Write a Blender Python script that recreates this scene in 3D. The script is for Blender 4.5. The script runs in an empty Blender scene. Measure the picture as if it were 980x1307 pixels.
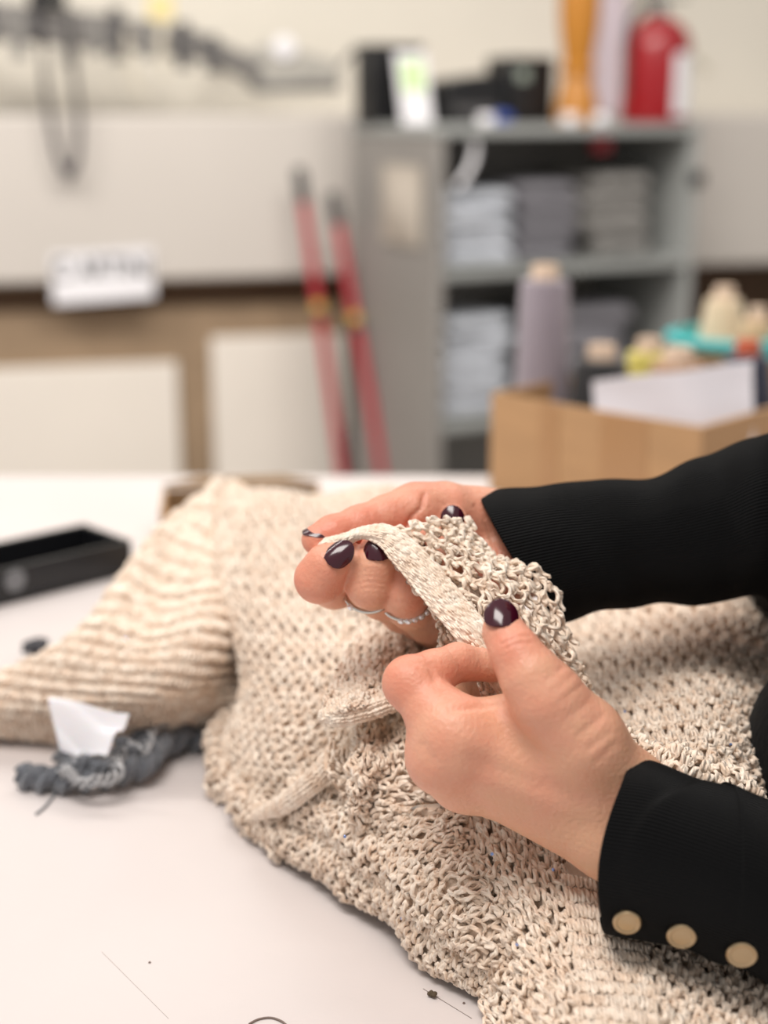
import bpy, math, random
import numpy as np
from mathutils import Vector, Matrix
random.seed(7)
RNG = np.random.default_rng(11)
SC = bpy.context.scene
COL = SC.collection
PI = math.pi

# ------------------------------------------------------------------ camera
FPX = 1888.0
PITCH = math.atan((653.5 - 140) / FPX)
CAM = np.array([0.0, 0.0, 1.25])
CR = np.array([1.0, 0.0, 0.0])
CF = np.array([0.0, math.cos(PITCH), -math.sin(PITCH)])
CU = np.array([0.0, math.sin(PITCH), math.cos(PITCH)])
TZ = 0.90                                   # table top height
cd = bpy.data.cameras.new('camera')
cam = bpy.data.objects.new('camera', cd)
COL.objects.link(cam)
cam.location = CAM
cam.rotation_euler = (PI / 2 - PITCH, 0, 0)
cd.sensor_fit = 'VERTICAL'
cd.sensor_height = 36.0
cd.lens = 36.0 * FPX / 1307.0
cd.clip_start = 0.02
cd.clip_end = 60
cd.dof.use_dof = True
cd.dof.focus_distance = 0.60
cd.dof.aperture_fstop = 4.4
SC.camera = cam


def ray(px, py):
    return CF + (px - 490.0) / FPX * CR + (653.5 - py) / FPX * CU


def pt(px, py, d):
    """point at view depth d"""
    return CAM + d * ray(px, py)


def pz(px, py, z):
    """point on the horizontal plane z"""
    r = ray(px, py)
    return CAM + (z - CAM[2]) / r[2] * r


def ph(px, py, h):
    return pz(px, py, TZ + h)


# ------------------------------------------------------------------ materials
def S(r, g, b):
    """display 0-255 to linear"""
    def f(c):
        c = c / 255.0
        return c / 12.92 if c <= 0.04045 else ((c + 0.055) / 1.055) ** 2.4
    return (f(r), f(g), f(b), 1.0)


def mat(name, col, rough=0.6, metal=0.0, var=0.0, vscale=8.0, bump=0.0, bscale=60.0, coat=0.0, sheen=0.0, sss=0.0,
        spec=0.5, trans=0.0, alpha=1.0, stretch=None, emit=None, estr=0.0):
    m = bpy.data.materials.new(name)
    m.use_nodes = True
    nt = m.node_tree
    b = nt.nodes['Principled BSDF']
    b.inputs['Base Color'].default_value = col
    b.inputs['Roughness'].default_value = rough
    b.inputs['Metallic'].default_value = metal
    b.inputs['Coat Weight'].default_value = coat
    b.inputs['Coat Roughness'].default_value = 0.06
    b.inputs['Sheen Weight'].default_value = sheen
    b.inputs['Specular IOR Level'].default_value = spec
    b.inputs['Transmission Weight'].default_value = trans
    b.inputs['Alpha'].default_value = alpha
    if emit:
        b.inputs['Emission Color'].default_value = emit
        b.inputs['Emission Strength'].default_value = estr
    if sss:
        b.inputs['Subsurface Weight'].default_value = sss
        b.inputs['Subsurface Radius'].default_value = (0.012, 0.005, 0.003)
        b.inputs['Subsurface Scale'].default_value = 0.4
    tc = nt.nodes.new('ShaderNodeTexCoord')
    src = tc.outputs['Object']
    if stretch:
        mp = nt.nodes.new('ShaderNodeMapping')
        mp.inputs['Scale'].default_value = stretch
        nt.links.new(src, mp.inputs['Vector'])
        src = mp.outputs['Vector']
    if var > 0:
        n = nt.nodes.new('ShaderNodeTexNoise')
        n.inputs['Scale'].default_value = vscale
        n.inputs['Detail'].default_value = 5
        nt.links.new(src, n.inputs['Vector'])
        mr = nt.nodes.new('ShaderNodeMapRange')
        mr.inputs['From Min'].default_value = 0.3
        mr.inputs['From Max'].default_value = 0.7
        mr.inputs['To Min'].default_value = 1 - var
        mr.inputs['To Max'].default_value = 1 + var * 0.5
        nt.links.new(n.outputs['Fac'], mr.inputs['Value'])
        mx = nt.nodes.new('ShaderNodeMix')
        mx.data_type = 'RGBA'
        mx.blend_type = 'MULTIPLY'
        mx.inputs['Factor'].default_value = 1.0
        mx.inputs[6].default_value = col
        nt.links.new(mr.outputs['Result'], mx.inputs[7])
        nt.links.new(mx.outputs[2], b.inputs['Base Color'])
    if bump > 0:
        n2 = nt.nodes.new('ShaderNodeTexNoise')
        n2.inputs['Scale'].default_value = bscale
        n2.inputs['Detail'].default_value = 4
        nt.links.new(src, n2.inputs['Vector'])
        bp = nt.nodes.new('ShaderNodeBump')
        bp.inputs['Strength'].default_value = bump
        bp.inputs['Distance'].default_value = 0.002
        nt.links.new(n2.outputs['Fac'], bp.inputs['Height'])
        nt.links.new(bp.outputs['Normal'], b.inputs['Normal'])
    return m


# ------------------------------------------------------------------ mesh building
ORG = {}


class MB:
    def __init__(self):
        self.V = []
        self.F = []
        self.n = 0

    def add(self, v, f):
        v = np.asarray(v, float)
        self.V.append(v)
        for q in f:
            self.F.append(tuple(int(i) + self.n for i in q))
        self.n += len(v)
        return self

    def box(self, fr, a0, a1, b0, b1, c0, c1):
        """box in a frame (origin, ex, ey, ez)"""
        o, ex, ey, ez = fr
        v = [o + ex * a + ey * b + ez * c for c in (c0, c1) for b in (b0, b1) for a in (a0, a1)]
        return self.add(v, [(0, 2, 3, 1), (4, 5, 7, 6), (0, 1, 5, 4), (2, 6, 7, 3), (0, 4, 6, 2), (1, 3, 7, 5)])

    def prism(self, poly, vec):
        """polygon (n,3) extruded by vec"""
        p = np.asarray(poly, float)
        n = len(p)
        v = np.vstack([p, p + np.asarray(vec, float)])
        f = [tuple(range(n))[::-1], tuple(range(n, 2 * n))]
        f += [(i, (i + 1) % n, n + (i + 1) % n, n + i) for i in range(n)]
        return self.add(v, f)

    def tube(self, P, R, ns=12, caps=True, ell=None):
        P = np.asarray(P, float)
        n = len(P)
        R = np.broadcast_to(np.asarray(R, float), (n,))
        T = np.gradient(P, axis=0)
        T /= np.linalg.norm(T, axis=1)[:, None] + 1e-12
        ref = np.array([0, 0, 1.0]) if abs(T[0][2]) < 0.9 else np.array([1.0, 0, 0])
        N = np.zeros_like(P)
        prev = ref
        for i in range(n):
            q = prev - T[i] * np.dot(prev, T[i])
            q /= np.linalg.norm(q) + 1e-12
            N[i] = q
            prev = q
        B = np.cross(T, N)
        a = np.arange(ns) * 2 * PI / ns
        v = (P[:, None, :] + R[:, None, None] * (np.cos(a)[None, :, None] * N[:, None, :] + np.sin(a)[None, :, None] * B[:, None, :])).reshape(-1, 3)
        f = []
        for i in range(n - 1):
            for k in range(ns):
                k2 = (k + 1) % ns
                f.append((i * ns + k, i * ns + k2, (i + 1) * ns + k2, (i + 1) * ns + k))
        if caps:
            f.append(tuple(range(ns))[::-1])
            f.append(tuple((n - 1) * ns + k for k in range(ns)))
        return self.add(v, f)

    def lathe(self, prof, c, ns=40, ax=None):
        """prof: (r, z) list from bottom to top, about a vertical (or ax) axis through c"""
        c = np.asarray(c, float)
        if ax is None:
            ez = np.array([0, 0, 1.0])
        else:
            ez = np.asarray(ax, float) / np.linalg.norm(ax)
        h = np.array([1.0, 0, 0]) if abs(ez[0]) < 0.9 else np.array([0, 1.0, 0])
        ex = np.cross(h, ez)
        ex /= np.linalg.norm(ex)
        ey = np.cross(ez, ex)
        a = np.arange(ns) * 2 * PI / ns
        ringdir = np.cos(a)[:, None] * ex + np.sin(a)[:, None] * ey
        v = np.vstack([c + ez * z + ringdir * r for r, z in prof])
        f = []
        n = len(prof)
        for i in range(n - 1):
            for k in range(ns):
                k2 = (k + 1) % ns
                f.append((i * ns + k, i * ns + k2, (i + 1) * ns + k2, (i + 1) * ns + k))
        f.append(tuple(range(ns))[::-1])
        f.append(tuple((n - 1) * ns + k for k in range(ns)))
        return self.add(v, f)

    def grid(self, G, thick=None, flip=False):
        """(n,m,3) grid of points; thick gives it a second skin"""
        G = np.asarray(G, float)
        n, m = G.shape[:2]
        idx = np.arange(n * m).reshape(n, m)
        q = np.stack([idx[:-1, :-1], idx[:-1, 1:], idx[1:, 1:], idx[1:, :-1]], -1).reshape(-1, 4)
        if thick is None:
            return self.add(G.reshape(-1, 3), q[:, ::-1] if flip else q)
        du = np.gradient(G, axis=0)
        dv = np.gradient(G, axis=1)
        N = np.cross(dv, du)
        N /= np.linalg.norm(N, axis=2)[..., None] + 1e-12
        G2 = G - N * thick
        f = [tuple(x) for x in q[:, ::-1]] + [tuple(x + n * m) for x in q]
        rim = list(idx[0, :]) + list(idx[1:, -1]) + list(idx[-1, -2::-1]) + list(idx[-2:0, 0])
        for i in range(len(rim)):
            a, b = rim[i], rim[(i + 1) % len(rim)]
            f.append((a, b, b + n * m, a + n * m))
        return self.add(np.vstack([G.reshape(-1, 3), G2.reshape(-1, 3)]), f)

    def build(self, name, m, parent=None, bevel=0.0, smooth=True, seg=2, sub=0):
        return mesh_obj(name, np.vstack(self.V), self.F, m, parent, bevel, smooth, seg, sub)


def mesh_obj(name, V, F, m, parent=None, bevel=0.0, smooth=True, seg=2, sub=0, uv=None):
    V = np.asarray(V, float)
    if parent is None:
        org = np.array([(V[:, 0].min() + V[:, 0].max()) / 2, (V[:, 1].min() + V[:, 1].max()) / 2, V[:, 2].min()])
    else:
        org = ORG[parent.name]
    me = bpy.data.meshes.new(name)
    if isinstance(F, np.ndarray):
        me.vertices.add(len(V))
        me.vertices.foreach_set('co', (V - org).astype(np.float32).ravel())
        k = F.shape[1]
        me.loops.add(F.size)
        me.loops.foreach_set('vertex_index', F.astype(np.int32).ravel())
        me.polygons.add(len(F))
        me.polygons.foreach_set('loop_start', (np.arange(len(F)) * k).astype(np.int32))
        me.polygons.foreach_set('loop_total', np.full(len(F), k, np.int32))
        if uv is not None:
            l = me.uv_layers.new(name='UVMap')
            l.data.foreach_set('uv', uv.astype(np.float32).ravel())
        me.update(calc_edges=True)
        me.validate()
    else:
        me.from_pydata([tuple(p) for p in (V - org)], [], F)
        me.update()
    if smooth:
        me.polygons.foreach_set('use_smooth', [True] * len(me.polygons))
        if not isinstance(F, np.ndarray):
            try:
                me.set_sharp_from_angle(angle=math.radians(38))
            except Exception:
                pass
    if m is not None:
        me.materials.append(m)
    o = bpy.data.objects.new(name, me)
    COL.objects.link(o)
    if parent is None:
        o.location = org
    else:
        o.parent = parent
    ORG[o.name] = org
    if bevel > 0:
        md = o.modifiers.new('bevel', 'BEVEL')
        md.width = bevel
        md.segments = seg
        md.limit_method = 'ANGLE'
    if sub:
        md = o.modifiers.new('sub', 'SUBSURF')
        md.levels = sub
        md.render_levels = sub
    return o


def tag(o, label=None, cat=None, group=None, kind=None):
    if label:
        o['label'] = label
    if cat:
        o['category'] = cat
    if group:
        o['group'] = group
    if kind:
        o['kind'] = kind
    return o


def thing(name, base, label, cat, group=None):
    o = bpy.data.objects.new(name, None)
    COL.objects.link(o)
    o.location = base
    o.empty_display_size = 0.05
    ORG[o.name] = np.asarray(base, float)
    return tag(o, label, cat, group)


def frame(o, ang):
    """origin and axes of a frame turned by ang about z; ey points away from the viewer"""
    c, s = math.cos(ang), math.sin(ang)
    return (np.asarray(o, float), np.array([c, s, 0.0]), np.array([-s, c, 0.0]), np.array([0, 0, 1.0]))


def hit(fr, px, py, off=0.0):
    """(a, c) in frame where the pixel ray meets the plane ey = off"""
    o, ex, ey, ez = fr
    r = ray(px, py)
    p0 = o + ey * off
    t = np.dot(p0 - CAM, ey) / np.dot(r, ey)
    P = CAM + t * r - o
    return float(np.dot(P, ex)), float(np.dot(P, ez))


def at(fr, a, b, c):
    o, ex, ey, ez = fr
    return o + ex * a + ey * b + ez * c


def spline(P, n):
    """Catmull-Rom through P"""
    P = np.asarray(P, float)
    m = len(P)
    t = np.linspace(0, m - 1, n)
    i = np.clip(np.floor(t).astype(int), 0, m - 2)
    f = (t - i)[:, None]
    g = lambda k: P[np.clip(k, 0, m - 1)] if True else 0
    p0 = np.where((i - 1 < 0)[:, None], 2 * P[0] - P[1], P[np.clip(i - 1, 0, m - 1)])
    p1, p2 = P[i], P[i + 1]
    p3 = np.where((i + 2 > m - 1)[:, None], 2 * P[-1] - P[-2], P[np.clip(i + 2, 0, m - 1)])
    return 0.5 * (2 * p1 + (p2 - p0) * f + (2 * p0 - 5 * p1 + 4 * p2 - p3) * f ** 2 + (3 * p1 - p0 - 3 * p2 + p3) * f ** 3)
# ================================================================== SETTING
M_wall = mat('cream_wall', S(220, 214, 202), 0.8, var=0.05, vscale=2.0, bump=0.15, bscale=90)
M_case = mat('white_casing', S(208, 201, 194), 0.55, var=0.04, vscale=1.5)
M_floor = mat('grey_floor', S(150, 142, 134), 0.5, var=0.2, vscale=5)
M_brown = mat('brown_wood', S(112, 84, 60), 0.6, var=0.25, vscale=6, stretch=(1, 1, 8))
M_tan = mat('tan_wood', S(158, 134, 108), 0.6, var=0.15, vscale=6, stretch=(1, 8, 1))
M_board = mat('white_board', S(240, 232, 222), 0.6, var=0.03, vscale=3)
M_lilac = mat('lilac_wall', S(206, 192, 200), 0.8, var=0.04)
M_table = mat('table_laminate', S(214, 206, 204), 0.38, var=0.05, vscale=5, bump=0.05, bscale=180)
M_black = mat('black_plastic', S(20, 20, 22), 0.4, bump=0.1)
M_grey = mat('grey_steel', S(143, 139, 135), 0.45, var=0.06, vscale=3)
M_grey2 = mat('pale_grey_steel', S(158, 160, 158), 0.4, var=0.05, vscale=3)
M_dkgrey = mat('dark_grey_metal', S(92, 90, 90), 0.5, metal=0.4, var=0.2, vscale=30)
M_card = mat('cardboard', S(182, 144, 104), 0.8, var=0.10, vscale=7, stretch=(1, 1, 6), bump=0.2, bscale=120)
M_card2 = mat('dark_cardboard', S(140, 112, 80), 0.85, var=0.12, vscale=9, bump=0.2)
M_white = mat('white_paper', S(238, 236, 240), 0.6, var=0.03, bump=0.3, bscale=25)
M_metal = mat('steel', S(190, 188, 184), 0.25, metal=1.0)

# the long wall, turned a little away to the right
WA = math.radians(14.0)
W = frame((-0.10, 4.10, 0.0), WA)


def wrect(px0, px1, py0, py1, off=0.0):
    """s-range and z-range on the wall plane for a pixel rectangle (taken at its middle)"""
    ym, xm = (py0 + py1) / 2, (px0 + px1) / 2
    return hit(W, px0, ym, off)[0], hit(W, px1, ym, off)[0], hit(W, xm, py1, off)[1], hit(W, xm, py0, off)[1]


b = MB().box(W, -3.2, 3.6, 0.34, 0.44, 0, 2.9)
tag(b.build('wall_back', M_wall), kind='structure')
b = MB().box((np.zeros(3), CR, np.array([0, 1.0, 0]), np.array([0, 0, 1.0])), -4, 4.5, -1.6, 6.2, -0.1, 0)
tag(b.build('floor', M_floor), kind='structure')
# boxed-in casing running the whole length of the wall at eye height
zb = hit(W, 215, 358)[1]
zt = hit(W, 215, 146)[1]
b = MB().box(W, -3.0, 3.4, 0.0, 0.339, zb, zt)
tag(b.build('trim_1', M_case, bevel=0.012), kind='structure')
# lilac pilaster behind the cabinet
s0, s1, _, _ = wrect(755, 800, 0, 140, 0.25)
b = MB().box(W, s0, s1, 0.25, 0.339, zt + 0.001, 2.9)
tag(b.build('trim_2', M_lilac, bevel=0.006), kind='structure')

# timber frame below the casing, white boards behind it
t = thing('timber_bench_frame', at(W, -0.6, 0.15, 0), 'brown timber frame with a post standing below the white casing on the left', 'frame')
z1 = hit(W, 215, 392, 0.10)[1]
z0 = hit(W, 120, 468, 0.10)[1]
MB().box(W, -2.6, 0.02, 0.10, 0.17, z0, z1).build('beam', M_tan, t, bevel=0.004)
MB().box(W, -2.6, 0.02, 0.14, 0.20, z1 + 0.002, zb - 0.004).build('upper_rail', M_brown, t, bevel=0.004)
s0, s1, _, _ = wrect(230, 272, 470, 610, 0.10)
MB().box(W, s0, s1, 0.10, 0.17, 0, z0 - 0.001).build('post', M_tan, t, bevel=0.004)
MB().box(W, -2.6, -2.52, 0.10, 0.17, 0, z0 - 0.001).build('post', M_tan, t, bevel=0.004)
MB().box(W, -0.03, 0.02, 0.10, 0.17, 0, z0 - 0.001).build('post', M_tan, t, bevel=0.004)
s0, s1, _, _ = wrect(-200, 229, 470, 610, 0.085)
o = MB().box(W, s0, s1, 0.085, 0.099, 0.0, hit(W, 120, 466, 0.085)[1]).build('white_board', M_board, bevel=0.004)
tag(o, 'wide white board leaning upright left of the timber post', 'board')
s0, s1, _, _ = wrect(272, 442, 430, 610, 0.085)
o = MB().box(W, s0, s1, 0.085, 0.099, 0.0, hit(W, 350, 428, 0.085)[1]).build('white_board', M_board, bevel=0.004)
tag(o, 'narrow white board standing between timber post and red poles', 'board')
# timber shelf under the casing on the right
t = thing('timber_shelf', at(W, 1.3, 0.1, 0), 'brown timber shelf unit under the casing right of the steel cabinet', 'shelf')
MB().box(W, 0.95, 2.6, 0.30, 0.335, 0.0, zb - 0.003).build('back_panel', M_brown, t)
MB().box(W, 0.95, 2.6, 0.03, 0.298, 0.60, 0.63).build('shelf_board', M_brown, t, bevel=0.003)
for s in (0.95, 2.57):
    MB().box(W, s, s + 0.03, 0.03, 0.298, 0, 0.598).build('side_board', M_brown, t, bevel=0.003)

# sign on the casing
a0, c0 = hit(W, 68, 388, -0.012)
a1, c1 = hit(W, 195, 322, -0.012)
t = thing('paper_sign', at(W, (a0 + a1) / 2, -0.01, c0), 'white lettered paper sign taped to lower edge of the white casing', 'sign')
G = np.array([[at(W, a0 + (a1 - a0) * u, -0.008 - 0.010 * (1 - v) ** 2 - 0.003 * math.sin(3 * u), c0 + (c1 - c0) * v + 0.012 * u) for u in np.linspace(0, 1, 9)] for v in np.linspace(0, 1, 9)])
MB().grid(G, thick=0.001).build('sheet', M_white, t)
M_ink = mat('grey_ink', S(40, 42, 40), 0.7)
cu = bpy.data.curves.new('lettering', 'FONT')
cu.body = 'C ARTINI'
cu.size = 0.052
cu.extrude = 0.0006
cu.align_x = 'CENTER'
tmp = bpy.data.objects.new('lettering', cu)
COL.objects.link(tmp)
bpy.context.view_layer.update()
me = bpy.data.meshes.new_from_object(tmp.evaluated_get(bpy.context.evaluated_depsgraph_get()))
bpy.data.objects.remove(tmp)
me.materials.append(M_ink)
lo = bpy.data.objects.new('lettering', me)
COL.objects.link(lo)
lo.parent = t
R = Matrix(((W[1][0], 0, -W[2][0]), (W[1][1], 0, -W[2][1]), (0, 1, 0))).to_4x4()
lc = at(W, (a0 + a1) / 2, -0.0175, c0 + (c1 - c0) * 0.50) - ORG[t.name]
sx = (a1 - a0) * 0.93 / max(lo.dimensions.x, 1e-3) if lo.dimensions.x > 0 else 1.0
lo.matrix_local = Matrix.Translation(lc) @ R @ Matrix.Diagonal((sx, 1.5, 1, 1))

# ------------------------------------------------------------------ wall rail with hanging gear (upper left)
t = thing('slung_metal_bar', at(W, -0.7, 0.0, zt), 'long grey notched metal bar slanting down the wall to a grey block', 'bar')
OF = -0.02


def wp(px, py, off=OF):
    a, c = hit(W, px, py, off)
    return at(W, a, off, c)


mb = MB()
p = [wp(-120, 8), wp(0, 28), wp(150, 42), wp(250, 58), wp(330, 92)]
w_ = 0.050
for i in range(len(p) - 1):
    d = p[i + 1] - p[i]
    L = np.linalg.norm(d)
    ex = d / L
    ey = W[2]
    ez = np.cross(ex, ey)
    mb.box((p[i], ex, ey, ez), -0.004, L + 0.004, -0.012, 0.012, -w_ * (1 - 0.13 * i), w_ * (1 - 0.13 * i))
mb.build('bar', mat('worn_grey_bar', S(128, 124, 122), 0.5, metal=0.3, var=0.45, vscale=45), t, bevel=0.004)
mb = MB()
for k in range(46):
    q = spline(p, 92)[2 * k]
    mb.box((q, W[1], W[2], W[3]), -0.006, 0.006, -0.022, -0.010, -0.030, 0.030)
mb.build('needle_comb', mat('worn_steel', S(150, 146, 142), 0.35, metal=0.6, var=0.3, vscale=80), t)
mb = MB()
G = [wp(296, 76, -0.03), wp(345, 52, -0.03), wp(430, 78, -0.03), wp(436, 108, -0.03), wp(322, 112, -0.03)]
mb.prism(G, W[2] * 0.07)
mb.build('end_block', mat('grey_block', S(176, 172, 164), 0.5, var=0.2, vscale=25), t, bevel=0.008)
mb = MB()
G = [wp(312, 108, -0.04), wp(435, 106, -0.04), wp(434, 116, -0.04), wp(328, 118, -0.04)]
mb.prism(G, W[2] * 0.012)
mb.build('dark_base_strip', M_dkgrey, t, bevel=0.003)
M_clip = mat('grey_bar_clip', S(128, 125, 121), 0.5, var=0.2, vscale=40)
for px, py, hh_ in ((-20, 24, .07), (22, 30, .085), (48, 20, .06), (86, 36, .09), (122, 38, .06), (148, 34, .085), (186, 44, .06), (232, 50, .075), (268, 62, .06)):
    MB().box((wp(px, py), W[1], W[2], W[3]), -0.018, 0.018, -0.035, -0.0125, -hh_, hh_ * 0.55).build('bar_clip', M_clip if px % 4 else M_dkgrey, t, bevel=0.003)
mb = MB().lathe([(0.004, 0), (0.026, 0.004), (0.030, 0.012), (0.026, 0.022), (0.006, 0.026)], wp(362, 62, -0.02), 20, ax=-W[2])
mb.build('knob', M_white, t)
for px in (-60, 120, 300):
    q = wp(px, 30 if px < 200 else 75)
    MB().box((q, W[1], W[2], W[3]), -0.012, 0.012, 0.010, 0.3585, -0.012, 0.012).build('wall_bracket', M_dkgrey, t)
mb = MB().tube([wp(428, 92, -0.01), wp(448, 68, -0.01), wp(480, 64, 0.02)], 0.006, 10)
mb.build('connecting_rod', M_dkgrey, t)
# hanging straps
M_strap = mat('pale_strap', S(196, 188, 172), 0.7)
for (pts, lab) in ((([(160, 40), (163, 75), (170, 100), (182, 122)]), 'longer pale strap hanging from the grey bar, swinging right'),
                   (([(208, 30), (205, 60), (207, 80), (212, 96)]), 'shorter pale strap hanging from the grey bar near yellow tag')):
    P = spline([wp(x, y, -0.05) for x, y in pts], 14)
    mb = MB()
    G = np.stack([P - W[1] * 0.010, P + W[1] * 0.010], 1)
    mb.grid(G, thick=0.003)
    tag(mb.build('hanging_strap', M_strap), lab, 'strap', 'straps hanging from the metal bar')
mb = MB()
P = wp(205, 8, -0.045)
mb.box((P, W[1], W[2], W[3]), -0.032, 0.032, -0.004, 0.004, -0.035, 0.030)
tag(mb.build('yellow_tag', mat('pale_yellow_card', S(226, 208, 150), 0.6), bevel=0.003), 'pale yellow tag hung on the grey bar above a strap', 'tag')
# bead chain in a loop
t = thing('bead_chain', wp(88, 225, -0.06), 'dark bead chain hanging in a long loop over the casing', 'chain')
mb = MB()
loopP = spline([wp(52, 0, -0.06), wp(56, 90, -0.06), wp(64, 150, -0.06), wp(76, 205, -0.06), wp(88, 222, -0.06), wp(98, 205, -0.06), wp(101, 150, -0.06), wp(94, 90, -0.06), wp(84, 20, -0.06)], 78)
ii = 0
for q in loopP:
    mb.lathe([(0.002, -0.0085), (0.007, -0.005), (0.0095, 0), (0.007, 0.005), (0.002, 0.0085)], q, 10)
mb.build('beads', mat('dark_beads', S(88, 84, 88), 0.4, metal=0.5), t)
MB().lathe([(0.004, -0.02), (0.012, -0.012), (0.014, 0), (0.010, 0.014), (0.004, 0.02)], wp(88, 218, -0.062), 14).build('end_bob', mat('dark_bob', S(60, 56, 62), 0.4), t)
mb = MB().box((wp(60, -2, -0.055), W[1], W[2], W[3]), -0.045, 0.045, -0.02, 0.02, -0.02, 0.06)
tag(mb.build('black_clamp', M_black, bevel=0.006), 'black clamp at the top of the bead chain', 'clamp')

# red poles leaning by the cabinet
M_red = mat('red_enamel', S(178, 52, 62), 0.4, var=0.08)
M_yel = mat('yellow_band', S(214, 170, 80), 0.5)


def pole(p_top, p_grip, p_band, p_bot, o0, o1, lab):
    """long pole from its black grip down to the floor"""
    T0 = wp(*p_top, o0)
    T1 = wp(*p_bot, o1)
    d = T1 - T0
    k = (T0[2] - 0.006) / (T0[2] - T1[2])
    E = T0 + d * k
    L = np.linalg.norm(E - T0)
    u = (E - T0) / L
    def along(p):
        f = (p[1] - p_top[1]) / (p_bot[1] - p_top[1])
        return T0 + d * f
    g = along(p_grip)
    r = 0.0135
    t = thing('red_pole', E, lab, 'pole', 'red poles leaning beside the steel cabinet')
    MB().tube([T0, T0 + u * 0.01, g, g + u * 0.004], [r * 0.8, r * 1.25, r * 1.25, r], 14).build('grip', M_black, t)
    MB().tube([g, E - u * 0.05], [r, r], 14).build('shaft', M_red, t)
    q = along(p_band)
    MB().tube([q - u * 0.012, q + u * 0.012], [r * 1.15, r * 1.15], 14).build('band', M_yel, t)
    MB().tube([q + u * 0.013, q + u * 0.03], [r * 1.15, r * 1.15], 14).build('collar', M_dkgrey, t)
    MB().tube([E - u * 0.05, E], [r * 1.1, r * 0.9], 14).build('foot_tip', M_black, t)
    return t


pole((381, 214), (388, 256), (403, 388), (440, 630), -0.10, -0.24, 'thinner red pole with black grip leaning on casing, left of the pair')
pole((424, 246), (430, 286), (448, 405), (492, 622), -0.17, -0.36, 'thicker red pole with black grip leaning closest to grey cabinet side')
s0, s1, _, _ = wrect(443, 466, 548, 630, -0.02)
MB().box(W, s0, s1, -0.03, 0.02, 0, hit(W, 455, 548, -0.02)[1]).build('grey_post', M_dkgrey, bevel=0.004)
tag(bpy.data.objects['grey_post'], 'short dark grey metal post standing between the red poles', 'post')

# ================================================================== STEEL CABINET
CA = math.radians(28.0)
P0 = pt(557, 352, 3.50)
K = frame((P0[0], P0[1], 0.0), CA)
zc = hit(K, 560, 160)[1]
wid = hit(K, 889, 250)[0]
DEP = 0.44
t = thing('steel_cabinet', at(K, wid / 2, DEP / 2, 0), 'open grey steel cabinet with shelves holding wrapped fabric bundles', 'cabinet')
MB().box(K, 0, 0.022, 0, DEP, 0.0, zc - 0.026).build('side_panel', M_grey, t, bevel=0.003)
MB().box(K, wid - 0.022, wid, 0, DEP, 0.0, zc - 0.026).build('side_panel', M_grey2, t, bevel=0.003)
MB().box(K, -0.004, wid + 0.004, -0.004, DEP, zc - 0.025, zc).build('top_panel', M_grey2, t, bevel=0.004)
MB().box(K, 0.023, wid - 0.023, DEP - 0.012, DEP - 0.002, 0.03, zc - 0.027).build('back_panel', M_grey, t)
shz = [hit(K, 570, 345)[1], hit(K, 570, 541)[1], 0.10]
for z in shz:
    MB().box(K, 0.023, wid - 0.023, 0.004, DEP - 0.014, z - 0.024, z).build('shelf', M_grey2, t, bevel=0.002)
MB().box(K, 0.023, wid - 0.023, 0.02, 0.035, 0.0, 0.07).build('plinth', M_grey, t)
a, c = hit(K, 880, 228)
MB().box(K, wid - 0.03, wid + 0.008, -0.02, -0.005, c - 0.018, c + 0.018).build('latch', M_black, t, bevel=0.004)
# paper pouch on the cabinet side
q0 = at(K, 0, 0.10, 0)
mb = MB()
zz0 = 1.25 - 3.75 * (300 - 140) / FPX
G = np.array([[at(K, -0.006 - 0.022 * math.sin(PI * u) * math.sin(PI * min(1, v * 1.1)), 0.06 + 0.20 * u, zz0 + 0.19 * v) for u in np.linspace(0, 1, 11)] for v in np.linspace(0, 1, 11)])
mb.grid(G, thick=0.002)
o = mb.build('paper_pouch', mat('buff_paper', S(186, 176, 164), 0.7, bump=0.3, bscale=30))
tag(o, 'pale buff paper pouch hanging on the grey cabinet side', 'pouch')

# wrapped bundles
M_wrap = mat('blue_white_wrap', S(196, 200, 208), 0.35, var=0.15, vscale=14, bump=0.5, bscale=28)
M_wrap2 = mat('grey_wrap', S(128, 126, 132), 0.35, var=0.2, vscale=14, bump=0.5, bscale=28)
M_wrap3 = mat('dusky_wrap', S(142, 139, 136), 0.4, var=0.2, vscale=14, bump=0.5, bscale=28)


def pillow(c, sx, sy, sz, fr, seed, e=0.35):
    rr = np.random.default_rng(seed)
    n, m = 17, 36
    th = np.linspace(-PI / 2, PI / 2, n)
    phi = np.arange(m) * 2 * PI / m
    f = lambda x, p: np.sign(x) * np.abs(x) ** p
    ct, st = np.cos(th)[:, None], np.sin(th)[:, None]
    X = sx * f(ct, e) * f(np.cos(phi)[None], e)
    Y = sy * f(ct, e) * f(np.sin(phi)[None], e)
    Z = sz * f(st, 0.6) * np.ones((1, m))
    w = 1 + 0.05 * np.sin(3 * phi + rr.uniform(0, 6))[None] + 0.035 * np.sin(7 * phi + rr.uniform(0, 6))[None]
    X = X * w * (1 + 0.10 * np.sin(2.2 * th + rr.uniform(0, 6)))[:, None]
    Y = Y * w
    Z = Z * (1 + 0.06 * np.sin(2.0 * phi + rr.uniform(0, 6))[None] * ct)
    ra = rr.uniform(-0.08, 0.08)
    P = np.stack([X * math.cos(ra) - Y * math.sin(ra), X * math.sin(ra) + Y * math.cos(ra), Z + sz], -1)
    o, ex, ey, ez = fr
    V = c + P[..., 0:1] * ex + P[..., 1:2] * ey + P[..., 2:3] * ez
    idx = np.arange(n * m).reshape(n, m)
    F = []
    for i in range(n - 1):
        for k in range(m):
            F.append((idx[i, k], idx[i, (k + 1) % m], idx[i + 1, (k + 1) % m], idx[i + 1, k]))
    F.append(tuple(idx[0][::-1]))
    F.append(tuple(idx[-1]))
    return V.reshape(-1, 3), F


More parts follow.
